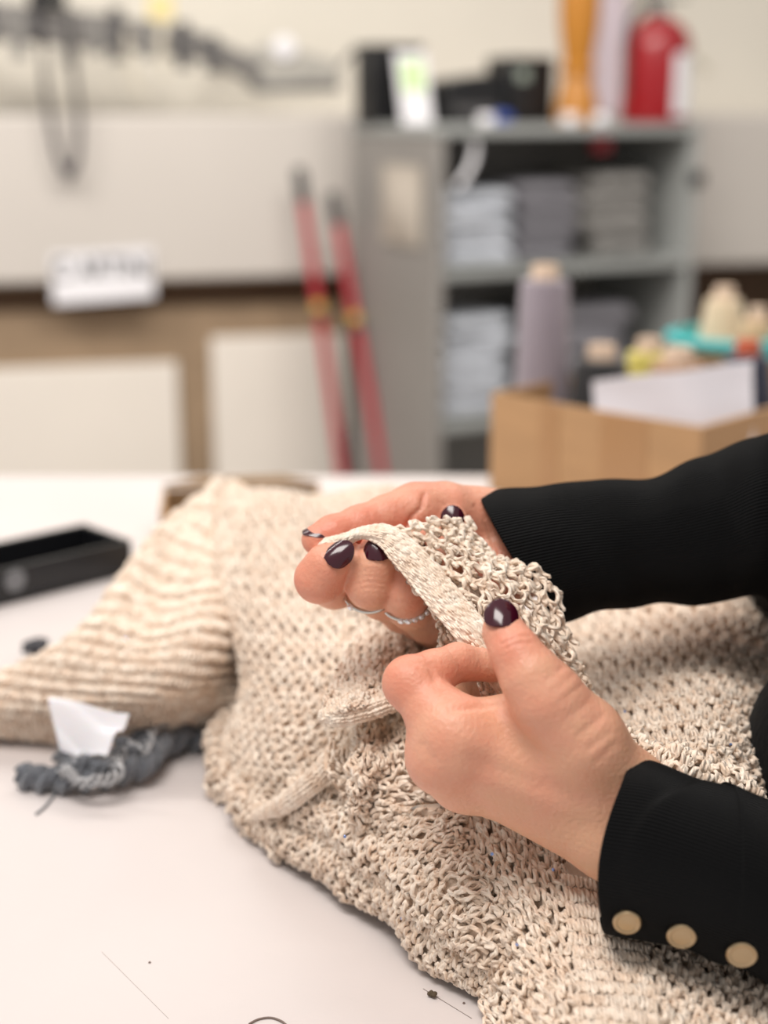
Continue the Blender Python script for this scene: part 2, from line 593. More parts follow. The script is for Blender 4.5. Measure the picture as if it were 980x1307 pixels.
def bundle_stack(a, bdep, z, sx, sy, hs, m, grp, where):
    zz = z + 0.001
    n = len(hs)
    for i, h in enumerate(hs):
        dx = random.uniform(-0.010, 0.010)
        V, F = pillow(at(K, a + dx, bdep, zz), sx * random.uniform(0.93, 1.0), sy, h / 2, K, random.randint(0, 999))
        o = mesh_obj('wrapped_bundle', V, F, m)
        nm = {0: 'lowest', n - 1: 'topmost'}.get(i, ['', 'second', 'third', 'fourth', 'fifth'][i] + ' up' if i else '')
        tag(o, '%s wrapped bundle, %s of stack %s' % ('pale blue' if m == M_wrap else 'grey' if m == M_wrap2 else 'dusky', nm, where), 'bundle', grp)
        zz += h * 1.01


xl = 0.024 + 0.115
bundle_stack(xl + 0.01, 0.17, shz[0], 0.112, 0.14, [0.05, 0.045, 0.045, 0.038], M_wrap, 'bundles on the upper left shelf', 'at upper left of cabinet')
bundle_stack(0.365, 0.20, shz[0], 0.10, 0.15, [0.055, 0.05, 0.05, 0.04], M_wrap2, 'bundles in the middle of the upper shelf', 'in middle of upper shelf')
bundle_stack(0.58, 0.20, shz[0], 0.10, 0.15, [0.06, 0.055, 0.05, 0.045], M_wrap3, 'bundles on the upper right shelf', 'at upper right of cabinet')
bundle_stack(xl + 0.005, 0.17, shz[1], 0.108, 0.14, [0.055, 0.05, 0.05, 0.05, 0.042], M_wrap, 'bundles on the lower left shelf', 'at lower left of cabinet')
bundle_stack(0.50, 0.20, shz[1], 0.15, 0.15, [0.07, 0.065, 0.06, 0.055], M_wrap2, 'bundles on the lower right shelf', 'at lower right of cabinet')
a0, c0 = hit(K, 607, 176, 0.03)
P = spline([at(K, hit(K, x, y, 0.02)[0], 0.02, hit(K, x, y, 0.02)[1]) for x, y in ((604, 176), (606, 195), (598, 218), (584, 238))], 16)
P[0][2] = min(P[0][2], zc - 0.027)
tag(MB().tube(P, 0.008, 10).build('hanging_string', M_white), 'pale cord dangling from under the cabinet top', 'cord')
a0, c0 = hit(K, 771, 186, 0.05)
tag(MB().box(K, a0 - 0.022, a0 + 0.022, 0.05, 0.08, c0 - 0.014, zc - 0.0262).build('red_clip', M_red, bevel=0.004), 'small red clip under the cabinet top', 'clip')

# ------------------------------------------------------------------ things on the cabinet
def kx(px, off, py=150):
    return hit(K, px, py, off)[0]


def kz(px, py, off):
    return hit(K, px, py, off)[1]


zc1 = zc + 0.0008
t = thing('black_speaker_box', at(K, kx(508, 0.30), 0.33, zc1), 'upright black box at left end of the cabinet top', 'box')
a0, a1 = kx(474, 0.30), kx(538, 0.30)
h_ = kz(505, 62, 0.30)
MB().box(K, a0, a1, 0.30, 0.39, zc1, h_).build('body', M_black, t, bevel=0.006)
MB().box(K, a0 - 0.004, a1 + 0.006, 0.295, 0.395, h_ + 0.0005, h_ + 0.01).build('lid', M_black, t, bevel=0.004)
t = thing('label_card', at(K, kx(528, 0.2), 0.2, zc1), 'white card with a green patch leaning before the upright black box', 'card')
a0, a1 = kx(509, 0.24), kx(548, 0.24)
mb = MB()
fr = (at(K, a0, 0.22, zc1), K[1], K[2], (K[3] + K[2] * 0.25) / np.linalg.norm(K[3] + K[2] * 0.25))
cz = kz(528, 64, 0.25) - zc1
mb.box(fr, 0, a1 - a0, 0, 0.004, 0.0, cz).build('card', M_white, t, bevel=0.0015)
MB().box(fr, 0.015, (a1 - a0) * 0.82, -0.0015, -0.0002, cz * 0.45, cz * 0.88).build('green_patch', mat('green_print', S(196, 226, 160), 0.6), t)
t = thing('black_device', at(K, kx(605, 0.26), 0.30, zc1), 'low black wedge-shaped device on the cabinet top', 'device')
a0, a1 = kx(568, 0.24), kx(645, 0.24)
z1 = kz(590, 98, 0.24)
z2 = kz(640, 92, 0.24)
mb = MB()
pr = [at(K, a0, 0.24, zc1), at(K, a1, 0.24, zc1), at(K, a1, 0.24, z2), at(K, a0 + 0.06, 0.24, z1), at(K, a0, 0.24, z1 - 0.012)]
mb.prism(pr, K[2] * 0.12).build('housing', M_black, t, bevel=0.005)
MB().box(K, a0 + 0.02, a1 - 0.03, 0.236, 0.2395, zc1 + 0.02, zc1 + 0.045).build('front_slot', M_dkgrey, t, bevel=0.001)
t = thing('black_printer_box', at(K, kx(680, 0.22), 0.28, zc1), 'square black box with a pale sticker beside the wooden post', 'box')
a0, a1 = kx(650, 0.22), kx(708, 0.22)
z1 = kz(680, 72, 0.22)
MB().box(K, a0, a1, 0.22, 0.34, zc1, z1).build('body', M_black, t, bevel=0.008)
MB().box(K, a0 + 0.02, a0 + 0.055, 0.2165, 0.2195, z1 - 0.06, z1 - 0.03).build('sticker', mat('pale_sticker', S(150, 160, 150), 0.5), t, bevel=0.002)
a0 = kx(641, 0.19)
o = MB().lathe([(0.010, 0), (0.024, 0.004), (0.026, 0.015), (0.022, 0.026), (0.012, 0.03)], at(K, a0, 0.19, zc1), 24).build('blue_tape_roll', mat('blue_tape', S(42, 70, 150), 0.4))
tag(o, 'small blue tape roll on the cabinet top before the black boxes', 'tape roll')
# turned wooden post
M_ochre = mat('ochre_wood', S(184, 122, 42), 0.4, var=0.12, vscale=12, stretch=(8, 8, 1))
a0 = kx(735, 0.16)
w0 = 0.5 * (kx(757, 0.16) - kx(713, 0.16))
prof = [(w0 * 1.0, 0), (w0 * 1.05, 0.02), (w0 * 0.98, 0.05), (w0 * 0.8, 0.09), (w0 * 0.68, 0.115), (w0 * 0.82, 0.122), (w0 * 0.84, 0.14), (w0 * 0.70, 0.148), (w0 * 0.78, 0.18), (w0 * 0.95, 0.24), (w0 * 1.0, 0.34), (w0 * 0.9, 0.42), (w0 * 0.5, 0.45)]
t = thing('wooden_post', at(K, a0, 0.16, zc1), 'ochre turned wooden post standing on the cabinet beside the extinguisher', 'post')
MB().lathe([(p_[0], p_[1]) for p_ in prof[:5]], at(K, a0, 0.16, zc1), 36).build('turned_foot', M_ochre, t)
MB().lathe([(p_[0], p_[1]) for p_ in prof[4:]], at(K, a0, 0.16, zc1), 36).build('shaft', M_ochre, t)
# fire extinguisher
a0 = kx(834, 0.12)
rr_ = 0.5 * (kx(872, 0.12) - kx(797, 0.12)) * 0.92
EX = at(K, a0, 0.12, zc1)
M_fire = mat('fire_red', S(146, 10, 22), 0.25, coat=0.4)
t = thing('fire_extinguisher', EX, 'red fire extinguisher standing at right end of the cabinet top', 'fire extinguisher')
hb = kz(834, 46, 0.12) - zc1
MB().lathe([(rr_ * 0.85, 0), (rr_ * 0.97, 0.004), (rr_, 0.012), (rr_, hb * 0.92), (rr_ * 0.95, hb), (rr_ * 0.75, hb + 0.025), (rr_ * 0.45, hb + 0.042), (rr_ * 0.30, hb + 0.048)], EX, 48).build('cylinder', M_fire, t)
MB().lathe([(rr_ * 0.30, hb + 0.0485), (rr_ * 0.32, hb + 0.06), (rr_ * 0.24, hb + 0.062), (rr_ * 0.24, hb + 0.085), (rr_ * 0.14, hb + 0.09)], EX, 24).build('valve', M_metal, t)
fr = frame(EX, CA)
mb = MB()
mb.box(fr, -0.03, 0.085, -0.010, 0.010, hb + 0.09, hb + 0.098)
mb.build('lower_handle', M_black, t, bevel=0.003)
mb = MB().prism([at(fr, -0.02, -0.009, hb + 0.105), at(fr, 0.09, -0.009, hb + 0.135), at(fr, 0.09, -0.009, hb + 0.143), at(fr, -0.02, -0.009, hb + 0.115)], fr[2] * 0.018)
mb.build('squeeze_lever', M_fire, t, bevel=0.002)
mb = MB().tube(spline([at(fr, -0.01, 0, hb + 0.075), at(fr, -0.05, -0.01, hb + 0.075), at(fr, -0.092, -0.005, hb + 0.03), at(fr, -0.086, 0, hb - 0.06), at(fr, -0.086, 0, hb - 0.14)], 24), 0.008, 12)
mb.build('hose', M_black, t)
n = 14
G = np.array([[at(fr, (rr_ + 0.0008) * math.sin(w2), -(rr_ + 0.0008) * math.cos(w2), z) for w2 in np.linspace(-0.10, 0.80, n)] for z in (0.02, hb * 0.8)])
MB().grid(G, thick=0.0006).build('label_sticker', M_white, t)
# small white discs added to imitate bright glints along the front edge
for (px, off, lab) in ((620, 0.03, 'white disc imitating a bright glint on cabinet edge before the black device'), (727, 0.035, 'white disc imitating a bright glint on cabinet edge below the wooden post'),
                       (766, 0.03, 'white disc imitating a bright glint on cabinet edge left of the extinguisher')):
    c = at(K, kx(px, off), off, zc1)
    o = MB().lathe([(0.006, 0), (0.018, 0.0), (0.020, 0.004), (0.020, 0.02), (0.018, 0.024), (0.007, 0.024)], c, 24).build('glint_disc', M_white)
    tag(o, lab, 'tape roll', 'white glint discs on the cabinet edge')
# cable on the right wall
P = spline([wp(838, -20, 0.33), wp(846, 20, 0.33), wp(868, 52, 0.33), wp(895, 82, 0.33), wp(905, 90, 0.33)], 20)
tag(MB().tube(P, 0.005, 8).build('wall_cable', mat('grey_cable', S(200, 194, 176), 0.5)), 'pale cable running down the cream wall above the extinguisher', 'cable')
# ================================================================== WORK TABLE
WF = (np.zeros(3), CR, np.array([0, 1.0, 0]), np.array([0, 0, 1.0]))
t = thing('work_table', (-0.2, 0.8, 0), 'large white work table with scuffed top under the cream knit', 'table')
poly = [(-1.1, 0.10), (0.20, 0.10), (0.20, 0.96), (0.95, 0.96), (0.95, 1.98), (0.30, 1.98), (0.30, 1.425), (-1.1, 1.425)]
MB().prism([(x, y, TZ - 0.028) for x, y in poly], (0, 0, 0.028)).build('table_top', M_table, t, bevel=0.002)
MB().prism([(x * 0.96 - 0.005, 0.12 + (y - 0.10) * 0.96, TZ - 0.10) for x, y in poly], (0, 0, 0.07)).build('apron', M_tan, t)
for x, y in ((-1.03, 0.17), (0.10, 0.17), (-1.03, 1.35), (0.85, 1.86), (0.85, 1.04), (0.36, 1.86)):
    MB().box(WF, x - 0.03, x + 0.03, y - 0.03, y + 0.03, 0, TZ - 0.101).build('leg', M_tan, t, bevel=0.003)
# scuffs on the top: thin curved scratch and arc-shaped chip
M_scr = mat('scuff', S(120, 104, 96), 0.7)
P = spline([ph(318, 1307, 0.0004), ph(330, 1301, 0.0004), ph(345, 1299, 0.0004), ph(358, 1303, 0.0004), ph(366, 1309, 0.0004)], 18)
tag(MB().tube(P, 0.0005, 6).build('loose_thread', M_scr), 'short dark curved thread lying on the table near front edge', 'thread')
P = np.array([ph(540, 1262, 0.0001), ph(602, 1300, 0.0001)])
o = MB().tube(P, 0.00015, 5).build('surface_scratch', M_scr, t)
P = np.array([ph(130, 1215, 0.0001), ph(215, 1300, 0.0001)])
o = MB().tube(P, 0.00012, 5).build('surface_scratch', mat('faint_scuff', S(190, 180, 176), 0.7), t)
# crumb of lint
c = ph(551, 1273, 0.0)
rr = np.random.default_rng(4)
mb = MB()
for k in range(7):
    q = c + np.array([rr.uniform(-.0014, .0014), rr.uniform(-.0014, .0014), 0.0009 + rr.uniform(0, .0008)])
    mb.lathe([(0.0002, -0.0009), (0.0009, -0.0005), (0.0011, 0.0001), (0.0007, 0.0008), (0.0002, 0.001)], q, 8, ax=rr.normal(size=3))
tag(mb.build('lint_crumb', mat('brown_crumb', S(84, 70, 52), 0.8)), 'tiny dark brown crumb lying on the table beside the knit', 'crumb')
for (px, py, lab) in ((592, 1281, 'smallest dark specks of debris on the table by the knit edge'), (191, 1229, 'single dark speck on the bare table front')):
    q = ph(px, py, 0.0)
    tag(MB().lathe([(0.0001, 0), (0.0006, 0.0001), (0.0005, 0.0005), (0.0001, 0.0006)], q, 8).build('dust_speck', M_scr), lab, 'speck')

# ------------------------------------------------------------------ narrow black tray on the left
A = pz(168, 690, TZ + 0.027)
B = pz(115, 671, TZ + 0.027)
ang = math.atan2(B[1] - A[1], B[0] - A[0])
ex = np.array([math.cos(ang), math.sin(ang), 0])
wt = np.linalg.norm((B - A)[:2])
# long axis: perpendicular, going left and nearer
ey = np.array([-ex[1], ex[0], 0.0])
if ey[0] > 0:
    ey = -ey
fr = (np.array([A[0], A[1], TZ + 0.0006]), ex, ey, np.array([0, 0, 1.0]))
t = thing('black_tray', fr[0] + ex * wt / 2 + ey * 0.15, 'narrow black open tray at the left edge of the white table', 'tray')
wt *= 1.15
Lt, ht, th = 0.34, 0.027, 0.004
M_tray = mat('black_tray_plastic', S(24, 25, 28), 0.3, bump=0.1)
MB().box(fr, 0, wt, 0, Lt, 0, th).build('floor_panel', M_tray, t)
MB().box(fr, 0, th, 0, Lt, th, ht).build('long_side', M_tray, t, bevel=0.001)
MB().box(fr, wt - th, wt, 0, Lt, th, ht).build('long_side', M_tray, t, bevel=0.001)
MB().box(fr, th, wt - th, 0, th, th, ht).build('end_wall', M_tray, t, bevel=0.001)
MB().box(fr, th, wt - th, Lt - th, Lt, th, ht).build('end_wall', M_tray, t, bevel=0.001)
q = pz(22, 738, TZ + 0.02)
c = fr[0] + ex * (-0.0015) + ey * float(np.dot(q - fr[0], ey)) + np.array([0, 0, 0.017])
MB().lathe([(0.004, 0), (0.0085, 0.0005), (0.0085, 0.0012), (0.003, 0.0015)], c + ex * 0.0014, 24, ax=-ex).build('round_stud', mat('grey_stud', S(120, 122, 126), 0.35), t)

# ------------------------------------------------------------------ low carton behind the knit
A = pz(206, 650, TZ + 0.03)
B = pz(412, 657, TZ + 0.03)
fr = frame((A[0], A[1] - 0.01, TZ + 0.0006), math.radians(6))
Lc = float(np.linalg.norm(B - A)) * 1.0
t = thing('low_carton', at(fr, Lc / 2, 0.05, 0), 'low open brown carton behind the highest heap of knit', 'carton')
hh = 0.030
MB().box(fr, 0, Lc, 0, 0.003, 0, hh).build('front_wall', M_card, t)
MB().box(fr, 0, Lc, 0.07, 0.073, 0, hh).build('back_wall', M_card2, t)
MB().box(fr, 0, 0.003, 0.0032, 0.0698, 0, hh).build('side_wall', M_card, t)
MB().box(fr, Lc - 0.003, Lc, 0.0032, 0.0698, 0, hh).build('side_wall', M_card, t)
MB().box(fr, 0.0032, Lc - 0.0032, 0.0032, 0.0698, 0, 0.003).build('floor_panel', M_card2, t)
MB().prism([at(fr, 0.0, 0.0735, hh + 0.001), at(fr, Lc, 0.0735, hh + 0.001), at(fr, Lc - 0.03, 0.095, hh + 0.002), at(fr, 0.03, 0.095, hh + 0.002)], (0, 0.0005, 0.003)).build('flap', M_card2, t)

# ------------------------------------------------------------------ carton of yarn cones on the right
zt_ = TZ + 0.094
A = pz(627, 502, zt_)
B = pz(896, 546, zt_)
ang = math.atan2(B[1] - A[1], B[0] - A[0])
fr = frame((A[0], A[1], TZ + 0.0006), ang)
Lb = float(np.linalg.norm((B - A)[:2]))
Wb = 0.34
hb = zt_ - TZ - 0.0006
t = thing('cone_carton', at(fr, Lb / 2, Wb / 2, 0), 'open brown cardboard carton full of yarn cones behind the black sleeve', 'carton')
MB().box(fr, 0, Lb, 0, 0.004, 0, hb).build('front_wall', M_card, t)
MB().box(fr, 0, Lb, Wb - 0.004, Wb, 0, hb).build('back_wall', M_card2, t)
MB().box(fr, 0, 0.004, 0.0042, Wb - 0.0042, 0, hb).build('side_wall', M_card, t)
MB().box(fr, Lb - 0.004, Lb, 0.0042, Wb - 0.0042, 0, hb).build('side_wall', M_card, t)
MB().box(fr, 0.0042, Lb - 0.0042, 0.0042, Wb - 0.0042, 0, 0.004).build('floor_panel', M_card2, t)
a, c = hit(fr, 795, 560, -0.001)
M_tape = mat('packing_tape', S(172, 132, 92), 0.3)
MB().box(fr, a - 0.024, a + 0.024, -0.0008, -0.0001, 0.0, hb).build('packing_tape', M_tape, t)
a2, _ = hit(fr, 700, 560, -0.001)
MB().box(fr, a2 - 0.010, a2 + 0.010, -0.0008, -0.0001, 0.0, hb).build('packing_tape', M_tape, t)


def yarn_mat(name, col, rough=0.75):
    m = mat(name, col, rough, sheen=0.4, var=0.06, vscale=30)
    nt = m.node_tree
    w = nt.nodes.new('ShaderNodeTexWave')
    w.wave_type = 'BANDS'
    w.bands_direction = 'Z'
    w.inputs['Scale'].default_value = 260
    w.inputs['Distortion'].default_value = 2.0
    tc = nt.nodes['Texture Coordinate']
    nt.links.new(tc.outputs['Object'], w.inputs['Vector'])
    bp = nt.nodes.new('ShaderNodeBump')
    bp.inputs['Strength'].default_value = 0.5
    bp.inputs['Distance'].default_value = 0.001
    nt.links.new(w.outputs['Fac'], bp.inputs['Height'])
    nt.links.new(bp.outputs['Normal'], nt.nodes['Principled BSDF'].inputs['Normal'])
    return m


M_cone = mat('cone_core', S(214, 190, 168), 0.7)


def cone(px, ptop, wtop, wbot, zbase, d, m, lab, tip=True, mtip=None):
    """yarn cone standing at view depth d; widths and its top in pixels"""
    sc = d / FPX
    top = pt(px, ptop, d)
    h = top[2] - zbase
    base = np.array([top[0], top[1], zbase])
    rt, rb = wtop / 2 * sc, wbot / 2 * sc
    t = thing('yarn_cone', base, lab, 'yarn cone', 'yarn cones on the table')
    th = 0.014 if tip else 0.003
    MB().lathe([(rb * 0.86, 0.0), (rb * 0.98, 0.006), (rb, 0.015), (rb * 0.7 + rt * 0.3, h * 0.3), (rt * 1.02, h - th - 0.006), (rt * 0.94, h - th - 0.001), (rt * 0.6, h - th)], base, 40).build('wound_yarn', m, t)
    MB().lathe([(rt * 0.58, h - th + 0.0003), (rt * 0.56, h - 0.002), (rt * 0.50, h), (rt * 0.38, h - 0.001), (rt * 0.3, h - th + 0.004)], base, 30).build('core_tip', mtip or M_cone, t)


zb_ = TZ + 0.005
cone(696, 338, 62, 78, zb_, 1.44, yarn_mat('lilac_yarn', S(152, 142, 152)), 'tall slim lilac grey yarn cone standing in the brown carton', True)
cone(768, 440, 66, 92, zb_, 1.44, yarn_mat('black_yarn', S(22, 22, 26)), 'black yarn cone with pale core beside the tall lilac cone', True)
cone(829, 432, 56, 74, zb_, 1.53, yarn_mat('yellow_yarn', S(214, 200, 96)), 'yellow yarn cone between the black and the tan cone', True)
cone(866, 444, 68, 88, zb_, 1.42, yarn_mat('tan_yarn', S(176, 136, 104)), 'tan yarn cone right of the yellow one', True)
cone(955, 434, 56, 112, zb_, 1.40, yarn_mat('navy_yarn', S(26, 34, 62)), 'navy yarn cone with a reddish core at right edge of the carton', True, mat('red_core', S(190, 90, 60), 0.6))
# white paper bundle standing in the carton front
mb = MB()
f0 = np.array([pt(757, 488, 1.35), pt(868, 475, 1.295), pt(962, 463, 1.29)])
f1 = np.array([pt(764, 522, 1.355), pt(872, 548, 1.30), pt(966, 545, 1.295)])
f1[:, 2] = TZ + 0.04
T = spline(f0, 18)
Bm = spline(f1, 18)
G = np.array([T * v + Bm * (1 - v) + np.array([0, -1.0, 0]) * (0.004 * math.sin(5 * v) + 0.002 * np.sin(np.linspace(0, 9, 18) + 4 * v))[:, None] for v in np.linspace(0, 1, 10)])
mb.grid(G, thick=0.004)
M_tissue = mat('white_tissue', S(232, 230, 238), 0.6, bump=0.4, bscale=30)
o = mb.build('folded_white_cloth', M_tissue)
tag(o, 'folded white paper sheet propped inside the carton front', 'sheet')
# teal tub and cream cones behind the carton
d_ = 1.72
sc = d_ / FPX
c = pt(936, 424, d_)
base = np.array([c[0], c[1], TZ + 0.0006])
h = c[2] - base[2]
t = thing('teal_tub', base, 'round teal plastic tub behind the carton of cones', 'tub')
M_teal = mat('teal_plastic', S(66, 176, 178), 0.4)
R0 = 80 * sc
prof = [(R0 * 0.72, 0), (R0 * 0.75, 0.003), (R0 * 0.98, h - 0.004), (R0 * 0.98, h), (R0 * 0.93, h), (R0 * 0.70, 0.006)]
MB().lathe(prof, base, 56).build('bowl', M_teal, t)
a = np.linspace(0, 2 * PI, 57)
MB().tube(np.stack([base[0] + R0 * np.cos(a), base[1] + R0 * np.sin(a), np.full(57, base[2] + h - 0.006)], 1), 0.006, 10, caps=False).build('rim', M_teal, t)
cone(925, 366, 46, 86, base[2] + 0.008, 1.74, yarn_mat('cream_yarn', S(226, 204, 172)), 'cream yarn cone rising out of the teal tub', True)
cone(968, 392, 40, 66, base[2] + 0.008, 1.69, yarn_mat('sand_yarn', S(214, 180, 140)), 'sand coloured yarn cone at right in the teal tub', True)
# ochre strip at the right, behind the knit
q = pz(966, 772, TZ)
fr = frame((q[0], q[1], TZ + 0.0006), math.radians(8))
o = MB().box(fr, -0.012, 0.20, -0.015, 0.02, 0, 0.006).build('wooden_ruler', M_ochre, bevel=0.001)
tag(o, 'ochre wooden ruler lying on the table under the far sleeve', 'ruler')

# ------------------------------------------------------------------ grey yarn tangle with white label
t = thing('grey_yarn_tangle', ph(170, 960, 0.0), 'tangled shiny dark grey yarn bundle lying before the knit', 'yarn')
M_gy = mat('grey_shiny_yarn', S(92, 96, 104), 0.30, sheen=0.5, var=0.4, vscale=160, bump=0.5, bscale=900)
M_gy2 = mat('pale_shiny_yarn', S(176, 176, 178), 0.25, var=0.2, vscale=160)


def twist(path, r, strands, turns, rs, m, name, n=150):
    P = spline(path, n)
    T = np.gradient(P, axis=0)
    T /= np.linalg.norm(T, axis=1)[:, None]
    up = np.array([0, 0, 1.0])
    N = np.cross(T, up)
    N /= np.linalg.norm(N, axis=1)[:, None]
    B = np.cross(N, T)
    mb = MB()
    s = np.linspace(0, 1, n)
    for k in range(strands):
        a = 2 * PI * (turns * s + k / strands)
        ro = r * (1.15 + 0.45 * np.sin(11 * s + k * 1.7))
        mb.tube(P + (ro * np.cos(a))[:, None] * N + (ro * np.sin(a))[:, None] * B, rs, 7)
    mb.build(name, m, t)


twist([ph(28, 992, .005), ph(60, 996, .006), ph(110, 993, .009), ph(150, 985, .010), ph(182, 975, .012), ph(192, 955, .012), ph(172, 938, .012)], 0.0042, 7, 6, 0.0019, M_gy, 'braided_strand')
twist([ph(172, 940, .012), ph(190, 922, .014), ph(222, 915, .014), ph(228, 935, .012), ph(205, 955, .010), ph(175, 962, .012), ph(150, 956, .013)], 0.0040, 6, 5, 0.0018, M_gy, 'looped_strand')
twist([ph(165, 948, .006), ph(205, 943, .007), ph(245, 944, .007), ph(290, 946, .006)], 0.0038, 6, 4, 0.0018, M_gy, 'trailing_strand')
twist([ph(76, 968, .010), ph(92, 978, .014), ph(118, 975, .016), ph(140, 980, .016), ph(158, 960, .017), ph(176, 968, .016)], 0.0030, 4, 5, 0.0013, M_gy, 'cross_strand', 90)
twist([ph(78, 990, .013), ph(98, 972, .017), ph(128, 968, .018), ph(150, 984, .017), ph(128, 998, .015), ph(96, 996, .014), ph(84, 982, .016)], 0.0022, 3, 6, 0.0008, M_gy2, 'glossy_thread', 90)
twist([ph(150, 975, .018), ph(165, 950, .020), ph(185, 958, .020), ph(196, 930, .021), ph(214, 925, .020)], 0.0014, 2, 5, 0.0007, M_gy2, 'glossy_thread', 70)
MB().tube(spline([ph(46, 1039, .0008), ph(58, 1029, .0008), ph(70, 1014, .001), ph(80, 1000, .004)], 20), 0.0007, 6).build('loose_end', M_gy, t)
for k in range(9):
    rr = np.random.default_rng(k)
    e = ph(26 + rr.uniform(-6, 10), 990 + rr.uniform(-10, 12), 0.003)
    MB().tube(spline([ph(44, 994, .005), (ph(44, 994, .005) + e) / 2 + rr.normal(size=3) * .001, e], 8), 0.0007, 6).build('frayed_tip', M_gy, t)
# white care label lying on it
mb = MB()
c00, c10, c01, c11 = ph(62, 899, .040), ph(166, 914, .044), ph(78, 966, .014), ph(138, 974, .020)
n = 22
U, V_ = np.meshgrid(np.linspace(0, 1, n), np.linspace(0, 1, n))
G = (c00 * (1 - U[..., None]) + c10 * U[..., None]) * (1 - V_[..., None]) + (c01 * (1 - U[..., None]) + c11 * U[..., None]) * V_[..., None]
G[..., 2] += 0.003 * np.sin(5 * U + 3 * V_) + 0.002 * np.sin(9 * V_ - 4 * U) + 0.003
mb.grid(G, thick=0.0008)
o = mb.build('white_tissue_label', mat('soft_white_tissue', S(240, 236, 240), 0.45, sss=0.2, bump=0.3, bscale=60))
tag(o, 'crumpled white tissue label lying between grey yarn and knit', 'label')
# small dark tuft behind
rr = np.random.default_rng(3)
mb = MB()
for k in range(16):
    P = [ph(44 + rr.uniform(-14, 16), 824 + rr.uniform(-8, 10), 0.004 + rr.uniform(0, .012)) for _ in range(6)]
    mb.tube(spline(P, 24), 0.0013, 6)
tag(mb.build('dark_yarn_tuft', mat('charcoal_yarn', S(66, 66, 72), 0.6)), 'small charcoal yarn tuft on the table behind the knit at left', 'yarn')
# ================================================================== PERSON
try:
    import openvdb as vdb
except Exception:
    import pyopenvdb as vdb


def smin(a, b, k):
    h = np.clip(0.5 + 0.5 * (b - a) / k, 0, 1)
    return b + (a - b) * h - k * h * (1 - h)


class Field:
    def __init__(self, lo, hi, res):
        self.lo = np.asarray(lo, float)
        self.res = res
        n = np.ceil((np.asarray(hi) - self.lo) / res).astype(int) + 1
        self.n = n
        self.d = np.full(n, 0.05, np.float32)

    def box(self, lo, hi):
        i0 = np.clip(np.floor((lo - self.lo) / self.res).astype(int), 0, self.n)
        i1 = np.clip(np.ceil((hi - self.lo) / self.res).astype(int) + 1, 0, self.n)
        sl = tuple(slice(a, b) for a, b in zip(i0, i1))
        ax = [(self.lo[k] + self.res * np.arange(i0[k], i1[k])).astype(np.float32) for k in range(3)]
        return sl, np.meshgrid(*ax, indexing='ij', sparse=True)

    def cap(self, a, b, ra, rb, k, sq=None):
        a, b = np.asarray(a, float), np.asarray(b, float)
        m = max(ra, rb) + 0.014 + k
        sl, (X, Y, Z) = self.box(np.minimum(a, b) - m, np.maximum(a, b) + m)
        if 0 in self.d[sl].shape:
            return
        ba = b - a
        L = max(float(np.dot(ba, ba)), 1e-12)
        h = np.clip(((X - a[0]) * ba[0] + (Y - a[1]) * ba[1] + (Z - a[2]) * ba[2]) / L, 0, 1)
        d = np.sqrt((X - a[0] - ba[0] * h) ** 2 + (Y - a[1] - ba[1] * h) ** 2 + (Z - a[2] - ba[2] * h) ** 2) - (ra + (rb - ra) * h)
        self.d[sl] = smin(self.d[sl], d, k) if k > 0 else np.minimum(self.d[sl], d)

    def ell(self, c, r, k, cut=False):
        c, r = np.asarray(c, float), np.asarray(r, float)
        m = r.max() + 0.014 + k
        sl, (X, Y, Z) = self.box(c - m, c + m)
        if 0 in self.d[sl].shape:
            return
        q = np.sqrt(((X - c[0]) / r[0]) ** 2 + ((Y - c[1]) / r[1]) ** 2 + ((Z - c[2]) / r[2]) ** 2)
        q1 = np.sqrt(((X - c[0]) / r[0] ** 2) ** 2 + ((Y - c[1]) / r[1] ** 2) ** 2 + ((Z - c[2]) / r[2] ** 2) ** 2)
        d = q * (q - 1) / np.maximum(q1, 1e-6)
        if cut:
            self.d[sl] = -smin(-self.d[sl], d, k)
        else:
            self.d[sl] = smin(self.d[sl], d, k)

    def chain(self, pts, k):
        for (p, r), (q, s) in zip(pts[:-1], pts[1:]):
            self.cap(p, q, r, s, k)

    def merge(self, other, k):
        self.d = smin(self.d, other.d, k)

    def mesh(self):
        g = vdb.FloatGrid(3.0)
        g.copyFromArray(np.ascontiguousarray(np.clip(self.d / self.res, -3, 3)))
        P, Q = g.convertToQuads(isovalue=0.0) if True else (None, None)
        P = np.asarray(P, float) * self.res + self.lo
        Q = np.asarray(Q, int)
        a = P[Q]
        vol = np.einsum('ij,ij->i', a[:, 0], np.cross(a[:, 1] - a[:, 0], a[:, 2] - a[:, 0])).sum()
        c = P.mean(0)
        a = a - c
        vol = (np.einsum('ij,ij->i', a[:, 0], np.cross(a[:, 1], a[:, 2])) + np.einsum('ij,ij->i', a[:, 0], np.cross(a[:, 2], a[:, 3]))).sum()
        if vol < 0:
            Q = Q[:, ::-1]
        return P, Q


def proj(P):
    """pixel coordinates of points (used to lay creases along the hand)"""
    D = P - CAM
    z = D @ CF
    return 490 + FPX * (D @ CR) / z, 653.5 - FPX * (D @ CU) / z, z


def seg_dist2(x, y, poly):
    best = np.full(x.shape, 1e9)
    for (x0, y0), (x1, y1) in zip(poly[:-1], poly[1:]):
        L = (x1 - x0) ** 2 + (y1 - y0) ** 2 + 1e-9
        h = np.clip(((x - x0) * (x1 - x0) + (y - y0) * (y1 - y0)) / L, 0, 1)
        best = np.minimum(best, np.hypot(x - x0 - (x1 - x0) * h, y - y0 - (y1 - y0) * h))
    return best


def J(px, py, d, r):
    return (pt(px, py, d), r / 1000.0)


